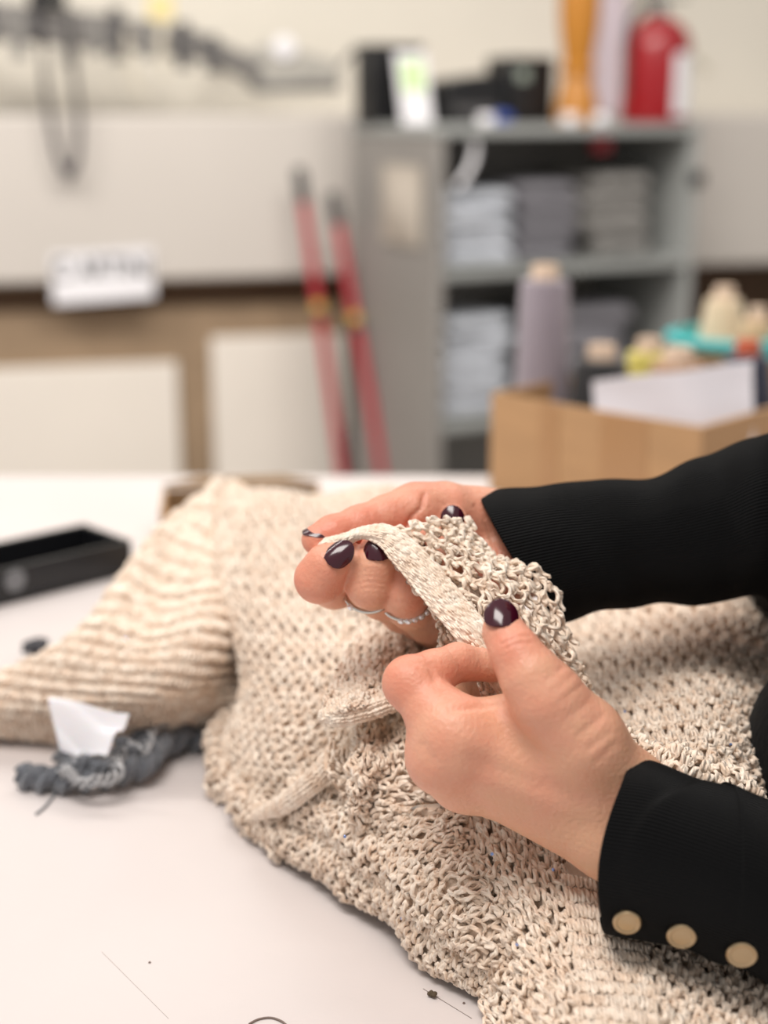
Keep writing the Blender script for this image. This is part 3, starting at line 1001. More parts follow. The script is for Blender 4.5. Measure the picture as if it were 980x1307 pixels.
def build_hand(palm, chains, pads, res, kp=0.008, creases=(), margin=0.02):
    pts = np.array([p for seg in palm for p, r in seg] + [p for c_ in chains for p, r in c_])
    lo, hi = pts.min(0) - margin, pts.max(0) + margin
    F = Field(lo, hi, res)
    for seg in palm:
        F.chain(seg, kp)
    for c, r in pads:
        F.ell(c, r, 0.008)
    for ch in chains:
        G = Field(lo, hi, res)
        G.chain(ch, 0.0035)
        F.merge(G, 0.0022)
    P, Q = F.mesh()
    # vertex normals from the field gradient, then engrave creases
    gx = np.stack(np.gradient(F.d), -1)
    ii = np.clip(np.round((P - F.lo) / res).astype(int), 0, F.n - 1)
    N = gx[ii[:, 0], ii[:, 1], ii[:, 2]]
    N = N / (np.linalg.norm(N, axis=1)[:, None] + 1e-9)
    X, Y, D = proj(P)
    toward = np.clip(-(N @ CF) * 2.0, 0, 1)
    dis = np.zeros(len(P))
    for poly, w, a in creases:
        dd = seg_dist2(X, Y, poly)
        dis -= 1.5 * a / 1000.0 * np.exp(-(dd / w) ** 2) * toward
    P = P + N * dis[:, None]
    return P, Q


# ---- near (left) hand: back of the hand to us, thumb on top, index curled
dz = -0.022
n_wr = J(800, 1027, .594 + dz, 16.0)
n_wu = J(790, 1064, .594 + dz, 16.2)
n_fr = J(890, 1080, .592 + dz, 17)
n_fu = J(880, 1118, .592 + dz, 17)
n_mi = J(580, 938, .588 + dz, 11.8)
n_mm = J(566, 966, .592 + dz, 11.2)
n_mr = J(592, 992, .602 + dz, 10.2)
n_mp = J(634, 1006, .614 + dz, 9.2)
def mixj(a, b, t, r=None):
    return (a[0] * (1 - t) + b[0] * t, (a[1] * (1 - t) + b[1] * t) if r is None else r / 1000.0)
n_pi = J(524, 872, .598 + dz, 10.4)
n_di = J(584, 845, .612 + dz, 7.2)
n_ti = J(628, 850, .618 + dz, 6.6)
n_pm = J(544, 906, .622 + dz, 8.8)
n_pr = J(564, 940, .632 + dz, 8.8)
n_pp = J(604, 966, .640 + dz, 8.0)
palm_n = [[n_fr, n_wr], [n_fu, n_wu], [n_wr, n_mi], [n_wr, n_mm], [n_wu, n_mr], [n_wu, n_mp], [n_mi, n_mm, n_mr, n_mp], [n_wr, n_wu],
          [n_mi, mixj(n_mi, n_pi, .45)], [n_mm, mixj(n_mm, n_pm, .4)], [n_mr, mixj(n_mr, n_pr, .4)], [n_mp, mixj(n_mp, n_pp, .4)],
          [J(790, 1000, .590 + dz, 15), J(742, 942, .580 + dz, 14.5), J(698, 890, .575 + dz, 12.0), J(678, 864, .574 + dz, 10.4)],
          [J(735, 945, .590 + dz, 15), J(640, 938, .594 + dz, 11), n_mi],
          [J(700, 900, .586 + dz, 11), J(642, 926, .596 + dz, 8.0), J(606, 931, .597 + dz, 8.0)]]
thumb_n = [J(722, 922, .576 + dz, 13.0), J(694, 888, .574 + dz, 12.2), J(675, 860, .574 + dz, 10.9), J(657, 831, .576 + dz, 9.1), J(643, 806, .581 + dz, 7.5), J(641, 792, .584 + dz, 6.2)]
idx_n = [n_mi, mixj(n_mi, n_pi, .5, 10.4), n_pi, mixj(n_pi, n_di, .5, 8.6), n_di, n_ti]
mid_n = [n_mm, n_pm, J(592, 888, .652 + dz, 7.6), J(636, 888, .650 + dz, 7.0)]
rin_n = [n_mr, n_pr, J(606, 932, .646 + dz, 8), J(640, 936, .642 + dz, 7.2)]
pin_n = [n_mp, n_pp, J(630, 966, .642 + dz, 7), J(655, 965, .638 + dz, 6.4)]
cre_n = [([(574, 906), (604, 904), (640, 898)], 4.0, .4), ([(520, 838), (548, 850), (556, 868)], 4.0, 0.5), ([(762, 972), (785, 950)], 5, .3), ([(752, 955), (778, 936)], 5, .32),
         ([(740, 938), (768, 914)], 5, .26), ([(706, 884), (735, 858)], 4, .2), ([(714, 897), (744, 874)], 4, .22), ([(699, 868), (724, 846)], 4, .2), ([(728, 915), (752, 894)], 5, .2), ([(600, 945), (690, 985), (760, 1010)], 14, -.35), ([(585, 985), (680, 1020), (760, 1040)], 14, -.35), ([(600, 968), (690, 1003)], 9, .2),
         ([(640, 822), (662, 812), (676, 812)], 2.2, .3), ([(640, 829), (664, 820), (680, 820)], 2.2, .25), ([(540, 952), (552, 970)], 7, .4)]
HN = build_hand(palm_n, [thumb_n, idx_n, mid_n, rin_n, pin_n], [], 0.0009, creases=cre_n)

# ---- far (right) hand: palm up, fingers curled towards us, thumb on top
f_wt = J(648, 678, .688, 15.5)
f_wb = J(660, 712, .680, 14.0)
f_ft = J(740, 682, .690, 19)
f_fb = J(740, 722, .688, 19)
f_mi = J(528, 735, .712, 11)
f_mm = J(545, 783, .700, 11)
f_mr = J(568, 792, .692, 11)
f_mp = J(604, 778, .684, 10)
palm_f = [[f_ft, f_wt], [f_fb, f_wb], [f_wt, f_wb], [f_wt, f_mi], [f_wt, f_mm], [f_wb, f_mr], [f_wb, f_mp], [f_mi, f_mm, f_mr, f_mp],
          [f_wt, J(602, 667, .680, 14.0), J(566, 656, .670, 13.0), J(530, 653, .662, 11.3), J(505, 660, .657, 10)],
          [f_wb, J(636, 735, .668, 14), J(606, 766, .664, 13)], [J(606, 668, .680, 14), J(560, 700, .700, 12)],
          [f_mi, J(500, 745, .690, 10.4)], [f_mm, J(520, 775, .68, 10.4)], [f_mr, J(550, 790, .675, 10.2)]]
thumb_f = [J(566, 656, .668, 13.0), J(530, 653, .662, 11.2), J(495, 660, .655, 9.6), J(460, 671, .649, 8.7), J(425, 682, .643, 8.0), J(404, 689, .640, 6.6)]
idx_f = [f_mi, J(470, 748, .672, 9.8), J(426, 748, .652, 9.6), J(407, 739, .632, 9.9), J(418, 722, .629, 9.0), J(438, 706, .632, 7.0)]
mid_f = [f_mm, J(515, 778, .672, 10.3), J(486, 760, .650, 10.0), J(472, 746, .634, 9.9), J(476, 722, .632, 9.1), J(481, 702, .637, 7.6)]
rin_f = [f_mr, J(548, 792, .672, 10.2), J(525, 774, .650, 9.9), J(517, 756, .637, 9.7), J(523, 725, .638, 9.0), J(530, 695, .646, 7.6)]
pin_f = [f_mp, J(585, 785, .668, 8.8), J(562, 765, .652, 8.6), J(566, 725, .648, 7.8), J(576, 685, .652, 7.2), J(579, 664, .656, 6.2)]
cre_f = [([(541, 632), (538, 648), (525, 660), (518, 675)], 3.0, .9), ([(470, 655), (476, 668)], 2.5, .2),
         ([(452, 732), (470, 727), (490, 731)], 1.8, .22), ([(450, 739), (470, 735), (492, 738)], 1.8, .28), ([(449, 746), (470, 742), (494, 745)], 1.8, .30), ([(452, 753), (470, 750), (494, 752)], 1.8, .28), ([(458, 759), (474, 757), (492, 758)], 1.6, .22),
         ([(590, 650), (600, 668), (606, 690)], 3, .35), ([(606, 646), (618, 662), (628, 690), (632, 712)], 3, .5), ([(622, 645), (634, 662), (642, 690)], 3, .35), ([(560, 640), (585, 655), (600, 672)], 3, .3),
         ([(600, 705), (622, 700), (648, 712)], 3, .4), ([(428, 764), (440, 745), (444, 732)], 2, .3), ([(505, 768), (520, 770), (538, 766)], 2, .25)]
HF = build_hand(palm_f, [thumb_f, idx_f, mid_f, rin_f, pin_f], [], 0.0009, creases=cre_f)

# ---- arms, neck, head: coarse skin under the clothes and beyond the frame
SH_N, SH_F = np.array([.37, .50, 1.31]), np.array([.37, .86, 1.31])
EL_N, EL_F = np.array([.335, .485, .915]), np.array([.315, .835, 1.00])
F = Field((.03, .40, .80), (.52, .96, 1.40), 0.004)
for a, b_, ra, rb in (((n_fr[0] + n_fu[0]) / 2, EL_N, .020, .020), (EL_N, SH_N, .020, .028), ((f_ft[0] + f_fb[0]) / 2, EL_F, .020, .026), (EL_F, SH_F, .026, .030), (SH_N, SH_F, .03, .03), ((.40, .68, 1.33), (.42, .68, .90), .05, .06)):
    F.cap(a, b_, ra, rb, 0.02)
ARM = F.mesh()
HC = np.array([.335, .68, 1.535])
F = Field(HC - .17, HC + np.array([.17, .17, .16]), 0.0028)
F.cap((.390, .68, 1.37), (.36, .68, 1.47), .050, .048, .02)
F.ell(HC + np.array([.015, 0, .02]), (.096, .076, .098), .02)
F.ell(HC + np.array([-.03, 0, -.035]), (.062, .060, .078), .03)
F.ell(HC + np.array([-.055, 0, -.088]), (.026, .030, .022), .02)
F.cap(HC + np.array([-.088, 0, .012]), HC + np.array([-.108, 0, -.022]), .006, .0105, .010)
for s in (-1, 1):
    F.ell(HC + np.array([-.107, s * .031, .014]), (.018, .020, .013), .010, cut=True)
    F.ell(HC + np.array([-.080, s * .031, .012]), (.013, .013, .013), .003)
    F.cap(HC + np.array([-.090, s * .014, .028]), HC + np.array([-.080, s * .050, .030]), .005, .004, .008)
    F.ell(HC + np.array([.012, s * .079, -.005]), (.020, .010, .032), .006)
    F.ell(HC + np.array([-.102, s * .009, -.024]), (.008, .007, .006), .005)
F.cap(HC + np.array([-.089, -.018, -.055]), HC + np.array([-.089, .018, -.055]), .006, .006, .006)
F.cap(HC + np.array([-.086, -.016, -.066]), HC + np.array([-.086, .016, -.066]), .007, .007, .005)
F.cap(HC + np.array([-.102, -.02, -.0605]), HC + np.array([-.102, .02, -.0605]), .0012, .0012, .002)
HEAD = F.mesh()


def fuse(parts):
    Vs, Fs, n = [], [], 0
    for P, Q in parts:
        Vs.append(P)
        Fs.append(Q + n)
        n += len(P)
    return np.vstack(Vs), np.vstack(Fs)


# skin material: colour from a redness attribute (knuckles, fingertips, palm side)
M_skin = mat('skin', S(206, 150, 120), 0.42, sss=0.22, bump=0.28, bscale=560)
nt = M_skin.node_tree
bs = nt.nodes['Principled BSDF']
at_ = nt.nodes.new('ShaderNodeAttribute')
at_.attribute_name = 'redness'
nz = nt.nodes.new('ShaderNodeTexNoise')
nz.inputs['Scale'].default_value = 55
nz.inputs['Detail'].default_value = 6
nt.links.new(nt.nodes['Texture Coordinate'].outputs['Object'], nz.inputs['Vector'])
ad = nt.nodes.new('ShaderNodeMath')
ad.operation = 'MULTIPLY_ADD'
nt.links.new(nz.outputs['Fac'], ad.inputs[0])
ad.inputs[1].default_value = 0.75
nt.links.new(at_.outputs['Fac'], ad.inputs[2])
rp = nt.nodes.new('ShaderNodeValToRGB')
e = rp.color_ramp.elements
e[0].position = 0.22
e[0].color = S(222, 172, 138)
e[1].position = 1.0
e[1].color = S(218, 130, 106)
el = rp.color_ramp.elements.new(0.5)
el.color = S(224, 164, 136)
nt.links.new(ad.outputs[0], rp.inputs['Fac'])
nt.links.new(rp.outputs['Color'], bs.inputs['Base Color'])

person = thing('person', (.40, .68, 0), 'person in black ribbed top with dark plum nails holding the knit edge', 'person')
V, Q = fuse([HN, HF, ARM, HEAD])
body = mesh_obj('body', V, Q.astype(int), M_skin, person)
hot = [(n_pi[0], .022, .45), (n_di[0], .016, .4), (thumb_n[3][0], .015, .5), (thumb_n[1][0], .025, .25), (n_mm[0], .014, .5), (n_mi[0], .02, .3),
       (idx_f[3][0], .014, .6), (idx_f[4][0], .012, .6), (mid_f[3][0], .012, .3), (thumb_f[4][0], .02, .6), (thumb_f[3][0], .02, .6), (thumb_f[2][0], .02, .55), (rin_f[3][0], .014, .4),
       (thumb_f[1][0], .03, .5), (pt(600, 700, .66), .03, .35), (pt(640, 725, .66), .025, .45)]
red = np.zeros(len(V))
for c, r, a in hot:
    red = np.maximum(red, a * np.exp(-((np.linalg.norm(V - c, axis=1) / r) ** 2)))
atr = body.data.attributes.new('redness', 'FLOAT', 'POINT')
atr.data.foreach_set('value', red.astype(np.float32))

# ---- nails
M_nail = mat('plum_nail_varnish', S(58, 8, 26), 0.17, coat=0.35, spec=0.5)


from mathutils.bvhtree import BVHTree
BVN = BVHTree.FromPolygons([tuple(p) for p in HN[0]], [tuple(int(i) for i in q) for q in HN[1]])
BVF = BVHTree.FromPolygons([tuple(p) for p in HF[0]], [tuple(int(i) for i in q) for q in HF[1]])


def on_hand(px, py, bv):
    r = ray(px, py)
    h = bv.ray_cast(Vector(CAM), Vector(r / np.linalg.norm(r)))
    return np.array(h[0]) - CF * 0.0009


def nail(base, tip, nrm, w, slope=0.0, lift=0.0):
    """almond nail from its cuticle to its free edge, facing nrm"""
    if len(tip) == 2:
        tip = pt(tip[0], tip[1], float(np.dot(base - CAM, CF)) + slope)
    L = np.linalg.norm(tip - base)
    ax = (tip - base) / L
    n = nrm - ax * np.dot(nrm, ax)
    n /= np.linalg.norm(n)
    b = np.cross(n, ax)
    c = (base + tip) / 2 + n * lift
    nu, nv = 23, 17
    G = np.zeros((nu, nv, 3))
    for i, s in enumerate(np.linspace(-1, 1, nu)):
        if s > 0:
            wd = (1 - abs(s) ** 2.2 * 0.985) ** 0.66
        else:
            wd = (1 - abs(s) ** 3.2 * 0.985) ** 0.5
        for k, v in enumerate(np.linspace(-1, 1, nv)):
            x = v * wd * w / 2
            rc = w * 0.60
            z = -(rc - math.sqrt(max(rc * rc - x * x, 1e-9))) - 0.07 * L * s * s
            G[i, k] = c + ax * (s * L / 2) + b * x + n * z
    MB().grid(G, thick=0.0009).build('fingernail', M_nail, person)


tow = -CF
nail(on_hand(641, 799, BVN), (639, 764), tow * .8 + CU * .5, .0118, .0075)
nail(on_hand(418, 718, BVF), (449, 693), tow * .9 + CU * .25 - CR * .15, .0098, .003)
nail(on_hand(480, 715, BVF), (482, 686), tow * .8 + CU * .5, .0100, .004)
nail(on_hand(527, 712, BVF), (531, 687), tow * .8 + CU * .5, .0098, .005)
nail(on_hand(577, 673, BVF), (578, 645), tow * .85 + CU * .35, .0092, .003)
nail(pt(434, 665, .6410), pt(386, 679, .6360), CU * .88 - CR * .1 + tow * .4, .0112)

# ---- rings
M_silver = mat('silver', S(205, 202, 196), 0.18, metal=1.0)
M_stone = mat('clear_stone', S(235, 238, 242), 0.05, metal=0.6)


def ring(c, axis, R_, r, name, label, stones):
    axis = axis / np.linalg.norm(axis)
    h = np.cross(axis, CU)
    h /= np.linalg.norm(h)
    u = np.cross(h, axis)
    a = np.linspace(0, 2 * PI, 49)
    P = c + R_ * (np.cos(a)[:, None] * h + np.sin(a)[:, None] * u)
    o = MB().tube(P, r, 10, caps=False).build(name, M_silver, person)
    o['label'] = label
    for ang, sr in stones:
        q = c + (R_ + sr * .5) * (math.cos(ang) * h + math.sin(ang) * u)
        out = (q - c) / np.linalg.norm(q - c)
        MB().lathe([(sr * .4, -sr * .9), (sr, 0), (sr * .95, sr * .25), (sr * .55, sr * .6)], q, 8, ax=out * .6 - CF * .6).build('stone', M_stone, o)
        MB().lathe([(sr * .5, -sr * 1.1), (sr * 1.15, -sr * .1), (sr * 1.15, 0)], q, 10, ax=out * .6 - CF * .6).build('setting', M_silver, o)


ring(pt(472, 746, .641), mid_f[2][0] - mid_f[3][0] + CF * .004, .0122, .0010, 'finger_ring', 'thin silver ring with one small stone on the middle finger', [(math.radians(232), .0016)])
ring(pt(519, 758, .643), rin_f[2][0] - rin_f[3][0] + CF * .004, .0120, .0010, 'finger_ring', 'silver ring with a row of stones on the ring finger', [(math.radians(a_), .0014) for a_ in (262, 276, 290, 304, 318)])

# ---- sleeves
M_rib = mat('black_rib_knit', (.0036, .0038, .0044, 1), 0.85, sheen=0.03, spec=0.10)
nt = M_rib.node_tree
uvn = nt.nodes.new('ShaderNodeUVMap')
sp = nt.nodes.new('ShaderNodeSeparateXYZ')
nt.links.new(uvn.outputs['UV'], sp.inputs['Vector'])
m1 = nt.nodes.new('ShaderNodeMath')
m1.operation = 'MULTIPLY'
m1.inputs[1].default_value = 2 * PI
nt.links.new(sp.outputs['X'], m1.inputs[0])
m2 = nt.nodes.new('ShaderNodeMath')
m2.operation = 'SINE'
nt.links.new(m1.outputs[0], m2.inputs[0])
bp = nt.nodes.new('ShaderNodeBump')
bp.inputs['Strength'].default_value = 0.9
bp.inputs['Distance'].default_value = 0.0012
nt.links.new(m2.outputs[0], bp.inputs['Height'])
nt.links.new(bp.outputs['Normal'], nt.nodes['Principled BSDF'].inputs['Normal'])
M_brass = mat('pale_brass', S(182, 160, 128), 0.28, metal=1.0)

SLV = {}


def sleeve(key, stations, tail, nrib, wr, step=None, bulge=0.0):
    """stations: (top px, top py, bottom px, bottom py, depth, depth radius m); tail: (centre, radius) beyond the frame"""
    cs, us, ds = [], [], []
    for tx, ty, bx, by, d, dr in stations:
        a, b_ = pt(tx, ty, d), pt(bx, by, d)
        cs.append((a + b_) / 2)
        us.append((a - b_) / 2)
        ds.append(-CF * dr)
    for c, r in tail:
        cs.append(np.asarray(c, float))
        us.append(CU * r)
        ds.append(-CF * r)
    # upper arm turns upwards: ring axes follow the path there
    cs, us, ds = np.array(cs), np.array(us), np.array(ds)
    for i in range(len(stations), len(cs)):
        T = cs[min(i + 1, len(cs) - 1)] - cs[i - 1]
        T /= np.linalg.norm(T)
        r = np.linalg.norm(us[i])
        q = ds[i] - T * np.dot(ds[i], T)
        q /= np.linalg.norm(q)
        ds[i] = q * r
        us[i] = np.cross(T, q) * r
        if np.dot(us[i], us[i - 1]) < 0:
            us[i] = -us[i]
    n = 40 * (len(cs) - 1) // 2 + 1
    C, Uv, Dv = spline(cs, n), spline(us, n), spline(ds, n)
    arc = np.concatenate([[0], np.cumsum(np.linalg.norm(np.diff(C, axis=0), axis=1))])
    ns = 160
    th = np.arange(ns) * 2 * PI / ns
    ct, st = np.cos(th), np.sin(th)
    T = np.gradient(C, axis=0)
    T /= np.linalg.norm(T, axis=1)[:, None]
    rr = np.ones((n, ns))
    A = arc[:, None]
    for lam, amp, ph_, tw in wr:
        rr += amp * np.sin(2 * PI * A / lam + ph_ + tw * np.sin(th)[None] * 2) * (0.5 + 0.5 * np.sin(th * 2 + ph_)[None]) * np.clip(A / 0.03, 0, 1)
    if step:
        rr += step(A, th[None])
    V = C[:, None, :] + rr[..., None] * (ct[None, :, None] * Uv[:, None, :] + st[None, :, None] * Dv[:, None, :])
    fade = np.clip(1 - A / 0.06, 0, 1) ** 1.5
    V = V - (bulge * fade * np.clip(st, 0, 1)[None] ** 2)[..., None] * T[0][None, None, :]
    # turned-in edge
    inn = []
    for k, (f_, s_) in enumerate(((0.90, 0.020), (0.905, 0.006), (0.92, 0.0006), (0.96, -0.0012), (0.99, -0.0008))):
        inn.append(C[0] + (V[0] - C[0]) * f_ + T[0] * s_)
    V = np.concatenate([np.array(inn), V], 0)
    N_ = V.shape[0]
    idx = np.arange(N_ * ns).reshape(N_, ns)
    nx = np.roll(idx, -1, axis=1)
    Qd = np.stack([idx[:-1], nx[:-1], nx[1:], idx[1:]], -1).reshape(-1, 4)
    AA = np.concatenate([np.full(5, 0.0), arc])
    u0 = np.arange(ns) / ns * nrib
    u1 = (np.arange(ns) + 1) / ns * nrib
    uv = np.zeros((N_ - 1, ns, 4, 2))
    uv[:, :, 0, 0] = u0; uv[:, :, 1, 0] = u1; uv[:, :, 2, 0] = u1; uv[:, :, 3, 0] = u0
    uv[:, :, 0, 1] = AA[:-1, None]; uv[:, :, 1, 1] = AA[:-1, None]; uv[:, :, 2, 1] = AA[1:, None]; uv[:, :, 3, 1] = AA[1:, None]
    o = mesh_obj('sleeve', V.reshape(-1, 3), Qd, M_rib, person, uv=uv.reshape(-1, 2))
    SLV[key] = (C, Uv, Dv, rr, arc)
    return o


def near_step(A, th):
    # overlapped cuff: the sleeve body sits over the cuff band along a slanting line on the side towards us
    line = 0.036 - 0.030 * np.sin(np.clip(th, 0, PI)) + 0.0 * A
    return 0.08 / (1 + np.exp(-(A - line) / 0.0007)) * np.clip(np.sin(th) * 3, 0, 1) * np.clip(1.6 - th / 1.6, 0, 1)


sl_n = sleeve('n', [(803, 967, 772, 1190, .562, .029), (832, 971, 818, 1198, .560, .030), (872, 986, 862, 1206, .558, .031), (924, 1004, 912, 1224, .556, .033), (984, 1021, 972, 1250, .556, .035)],
              [(EL_N + np.array([-.07, 0, -.008]), .040), (EL_N, .045), (EL_N * .6 + SH_N * .4, .049), (EL_N * .2 + SH_N * .8, .058), (SH_N + np.array([0.01, .02, .0]), .055)], 150,
              [(.034, .014, 0.6, .7), (.021, .009, 2.2, 1.1)], near_step, bulge=0.010)
sl_f = sleeve('f', [(610, 630, 716, 796, .680, .036), (652, 622, 742, 788, .682, .036), (700, 617, 776, 779, .686, .034), (768, 612, 806, 776, .694, .029), (836, 606, 850, 772, .697, .030), (900, 584, 908, 768, .70, .032), (984, 556, 984, 766, .708, .036)],
              [(EL_F + np.array([-.06, -.01, -.004]), .042), (EL_F, .046), (EL_F * .6 + SH_F * .4, .050), (EL_F * .2 + SH_F * .8, .058), (SH_F + np.array([0.01, -.02, .0]), .055)], 150,
              [(.045, .030, 1.6, .8), (.026, .016, .3, 1.4), (.10, .016, 2.0, .3)], None, bulge=0.004)


def button(px, py, rad, half=False):
    C, Uv, Dv, rr, arc = SLV['n']
    X, Y, D = proj(C)
    i = int(np.argmin(np.abs(X - px)[:100]))
    h = np.linalg.norm(Uv[i]) * FPX / D[i]
    ctv = np.clip((Y[i] - py) / h, -0.97, 0.97)
    stv = math.sqrt(1 - ctv ** 2)
    k = int(round(math.atan2(stv, ctv) / (2 * PI) * 160)) % 160
    P = C[i] + rr[i, k] * (ctv * Uv[i] + stv * Dv[i])
    n = ctv * Uv[i] / np.linalg.norm(Uv[i]) + stv * Dv[i] / np.linalg.norm(Dv[i])
    n = n + tow * 0.7 - CR * .15
    MB().lathe([(rad * .8, -.0012), (rad, -.0004), (rad, .0008), (rad * .9, .0014), (rad * .75, .0014), (rad * .68, .0011), (rad * .1, .0013)], P + n * .0006, 32, ax=n).build('cuff_button', M_brass, sl_n)


button(797, 1154, .0052)
button(857, 1169, .0055)
button(928, 1189, .0057)

# ---- torso of the top, trousers, shoes, hair (beyond the right edge of the picture)
M_top = mat('black_top', (.0036, .0038, .0044, 1), 0.85, sheen=0.03, spec=0.18, bump=0.3, bscale=300)
F = Field((.10, .38, .80), (.62, .98, 1.46), 0.006)
F.cap((.42, .60, .92), (.42, .76, .92), .115, .115, .05)
F.cap((.42, .62, 1.05), (.42, .74, 1.05), .11, .11, .06)
F.cap((.40, .60, 1.22), (.40, .76, 1.22), .115, .115, .06)
F.cap(SH_N + np.array([0.01, .03, -.01]), SH_F + np.array([0.01, -.03, -.01]), .070, .070, .06)
F.cap((.395, .68, 1.33), (.388, .68, 1.372), .070, .062, .03)
bp_ = pt(1076, 948, .665)
F.cap(bp_, (.36, .64, 1.02), .041, .08, .03)
F.cap(bp_ + np.array([0, -.02, 0]), bp_ + np.array([0.02, .03, 0.0]), .040, .036, .02)
P, Q = F.mesh()
mesh_obj('knit_top', P, Q.astype(int), M_top, person)
M_trou = mat('charcoal_trousers', S(48, 48, 54), 0.8, bump=0.3, bscale=300)
F = Field((.24, .46, .06), (.64, .90, .98), 0.007)
F.cap((.42, .62, .90), (.42, .74, .90), .108, .108, .05)
for s in (-1, 1):
    F.cap((.42, .68 + s * .075, .84), (.41, .68 + s * .085, .48), .085, .060, .02)
    F.cap((.41, .68 + s * .085, .48), (.43, .68 + s * .09, .085), .060, .046, .02)
P, Q = F.mesh()
mesh_obj('trousers', P, Q.astype(int), M_trou, person)
for s in (-1, 1):
    F = Field((.26, .68 + s * .09 - .07, -.01), (.54, .68 + s * .09 + .07, .16), 0.005)
    F.cap((.45, .68 + s * .09, .045), (.33, .68 + s * .10, .032), .042, .030, .03)
    F.cap((.44, .68 + s * .09, .05), (.435, .68 + s * .09, .11), .040, .042, .02)
    P, Q = F.mesh()
    P[:, 2] = np.maximum(P[:, 2], 0.001)
    mesh_obj('shoe', P, Q.astype(int), M_black, person)
F = Field(HC - .16, HC + np.array([.20, .17, .18]), 0.004)
F.ell(HC + np.array([.030, 0, .032]), (.100, .088, .102), .02)
F.ell(HC + np.array([.075, 0, -.02]), (.055, .07, .09), .03)
F.ell(HC + np.array([-.085, 0, -.03]), (.075, .068, .085), .01, cut=True)
for s in (-1, 1):
    F.cap(HC + np.array([-.03, s * .070, .05]), HC + np.array([.02, s * .080, -.05]), .018, .020, .02)
P, Q = F.mesh()
mesh_obj('hair', P, Q.astype(int), mat('dark_brown_hair', S(62, 42, 32), 0.5, bump=0.6, bscale=200, stretch=(1, 1, .15)), person)
M_eye = mat('eye_white', S(236, 232, 226), 0.2)
M_iris = mat('brown_iris', S(60, 40, 26), 0.15)
for s in (-1, 1):
    c = HC + np.array([-.0825, s * .031, .011])
    o = MB().lathe([(0.0115 * math.sin(a), -0.0115 * math.cos(a)) for a in np.linspace(.05, PI - .05, 14)], c, 20).build('eye', M_eye, person)
    MB().lathe([(0.005, 0), (0.0045, .0008), (0.001, .0012)], c + np.array([-.0112, 0, -.002]), 16, ax=(-1, 0, -.2)).build('iris', M_iris, o)
# ================================================================== CREAM KNIT
M_knit = mat('cream_yarn_knit', S(240, 220, 200), 0.36, sheen=0.25, spec=0.55)
nt = M_knit.node_tree
bs = nt.nodes['Principled BSDF']
uvn = nt.nodes.new('ShaderNodeUVMap')
sp = nt.nodes.new('ShaderNodeSeparateXYZ')
nt.links.new(uvn.outputs['UV'], sp.inputs['Vector'])
ma = nt.nodes.new('ShaderNodeMath')
ma.operation = 'MULTIPLY_ADD'
nt.links.new(sp.outputs['Y'], ma.inputs[0])
ma.inputs[1].default_value = 2.0
nt.links.new(sp.outputs['X'], ma.inputs[2])
mb_ = nt.nodes.new('ShaderNodeMath')
mb_.operation = 'MULTIPLY'
mb_.inputs[1].default_value = 2 * PI
nt.links.new(ma.outputs[0], mb_.inputs[0])
mc = nt.nodes.new('ShaderNodeMath')
mc.operation = 'SINE'
nt.links.new(mb_.outputs[0], mc.inputs[0])
bp = nt.nodes.new('ShaderNodeBump')
bp.inputs['Strength'].default_value = 0.7
bp.inputs['Distance'].default_value = 0.0004
nt.links.new(mc.outputs[0], bp.inputs['Height'])
nt.links.new(bp.outputs['Normal'], bs.inputs['Normal'])
nz = nt.nodes.new('ShaderNodeTexNoise')
nz.inputs['Scale'].default_value = 140
nz.inputs['Detail'].default_value = 3
nt.links.new(nt.nodes['Texture Coordinate'].outputs['Object'], nz.inputs['Vector'])
rp = nt.nodes.new('ShaderNodeValToRGB')
rp.color_ramp.elements[0].position = 0.32
rp.color_ramp.elements[0].color = S(232, 206, 182)
rp.color_ramp.elements[1].position = 0.68
rp.color_ramp.elements[1].color = S(250, 235, 218)
nt.links.new(nz.outputs['Fac'], rp.inputs['Fac'])
nt.links.new(rp.outputs['Color'], bs.inputs['Base Color'])


def cr_w(t, m):
    """Catmull-Rom weights: rows of (len(t), m)"""
    t = np.clip(t, 0, 1) * (m - 1)
    i = np.clip(np.floor(t).astype(int), 0, m - 2)
    f = t - i
    w = [(-f + 2 * f ** 2 - f ** 3) / 2, (2 - 5 * f ** 2 + 3 * f ** 3) / 2, (f + 4 * f ** 2 - 3 * f ** 3) / 2, (-f ** 2 + f ** 3) / 2]
    out = np.zeros(t.shape + (m + 2,))
    for k in range(4):
        np.put_along_axis(out, (i + k)[..., None], w[k][..., None] + np.take_along_axis(out, (i + k)[..., None], -1), -1)
    # ghost points: extrapolate linearly
    M = out[..., 1:-1].copy()
    M[..., 0] += 2 * out[..., 0]
    M[..., 1] -= out[..., 0]
    M[..., -1] += 2 * out[..., -1]
    M[..., -2] -= out[..., -1]
    return M


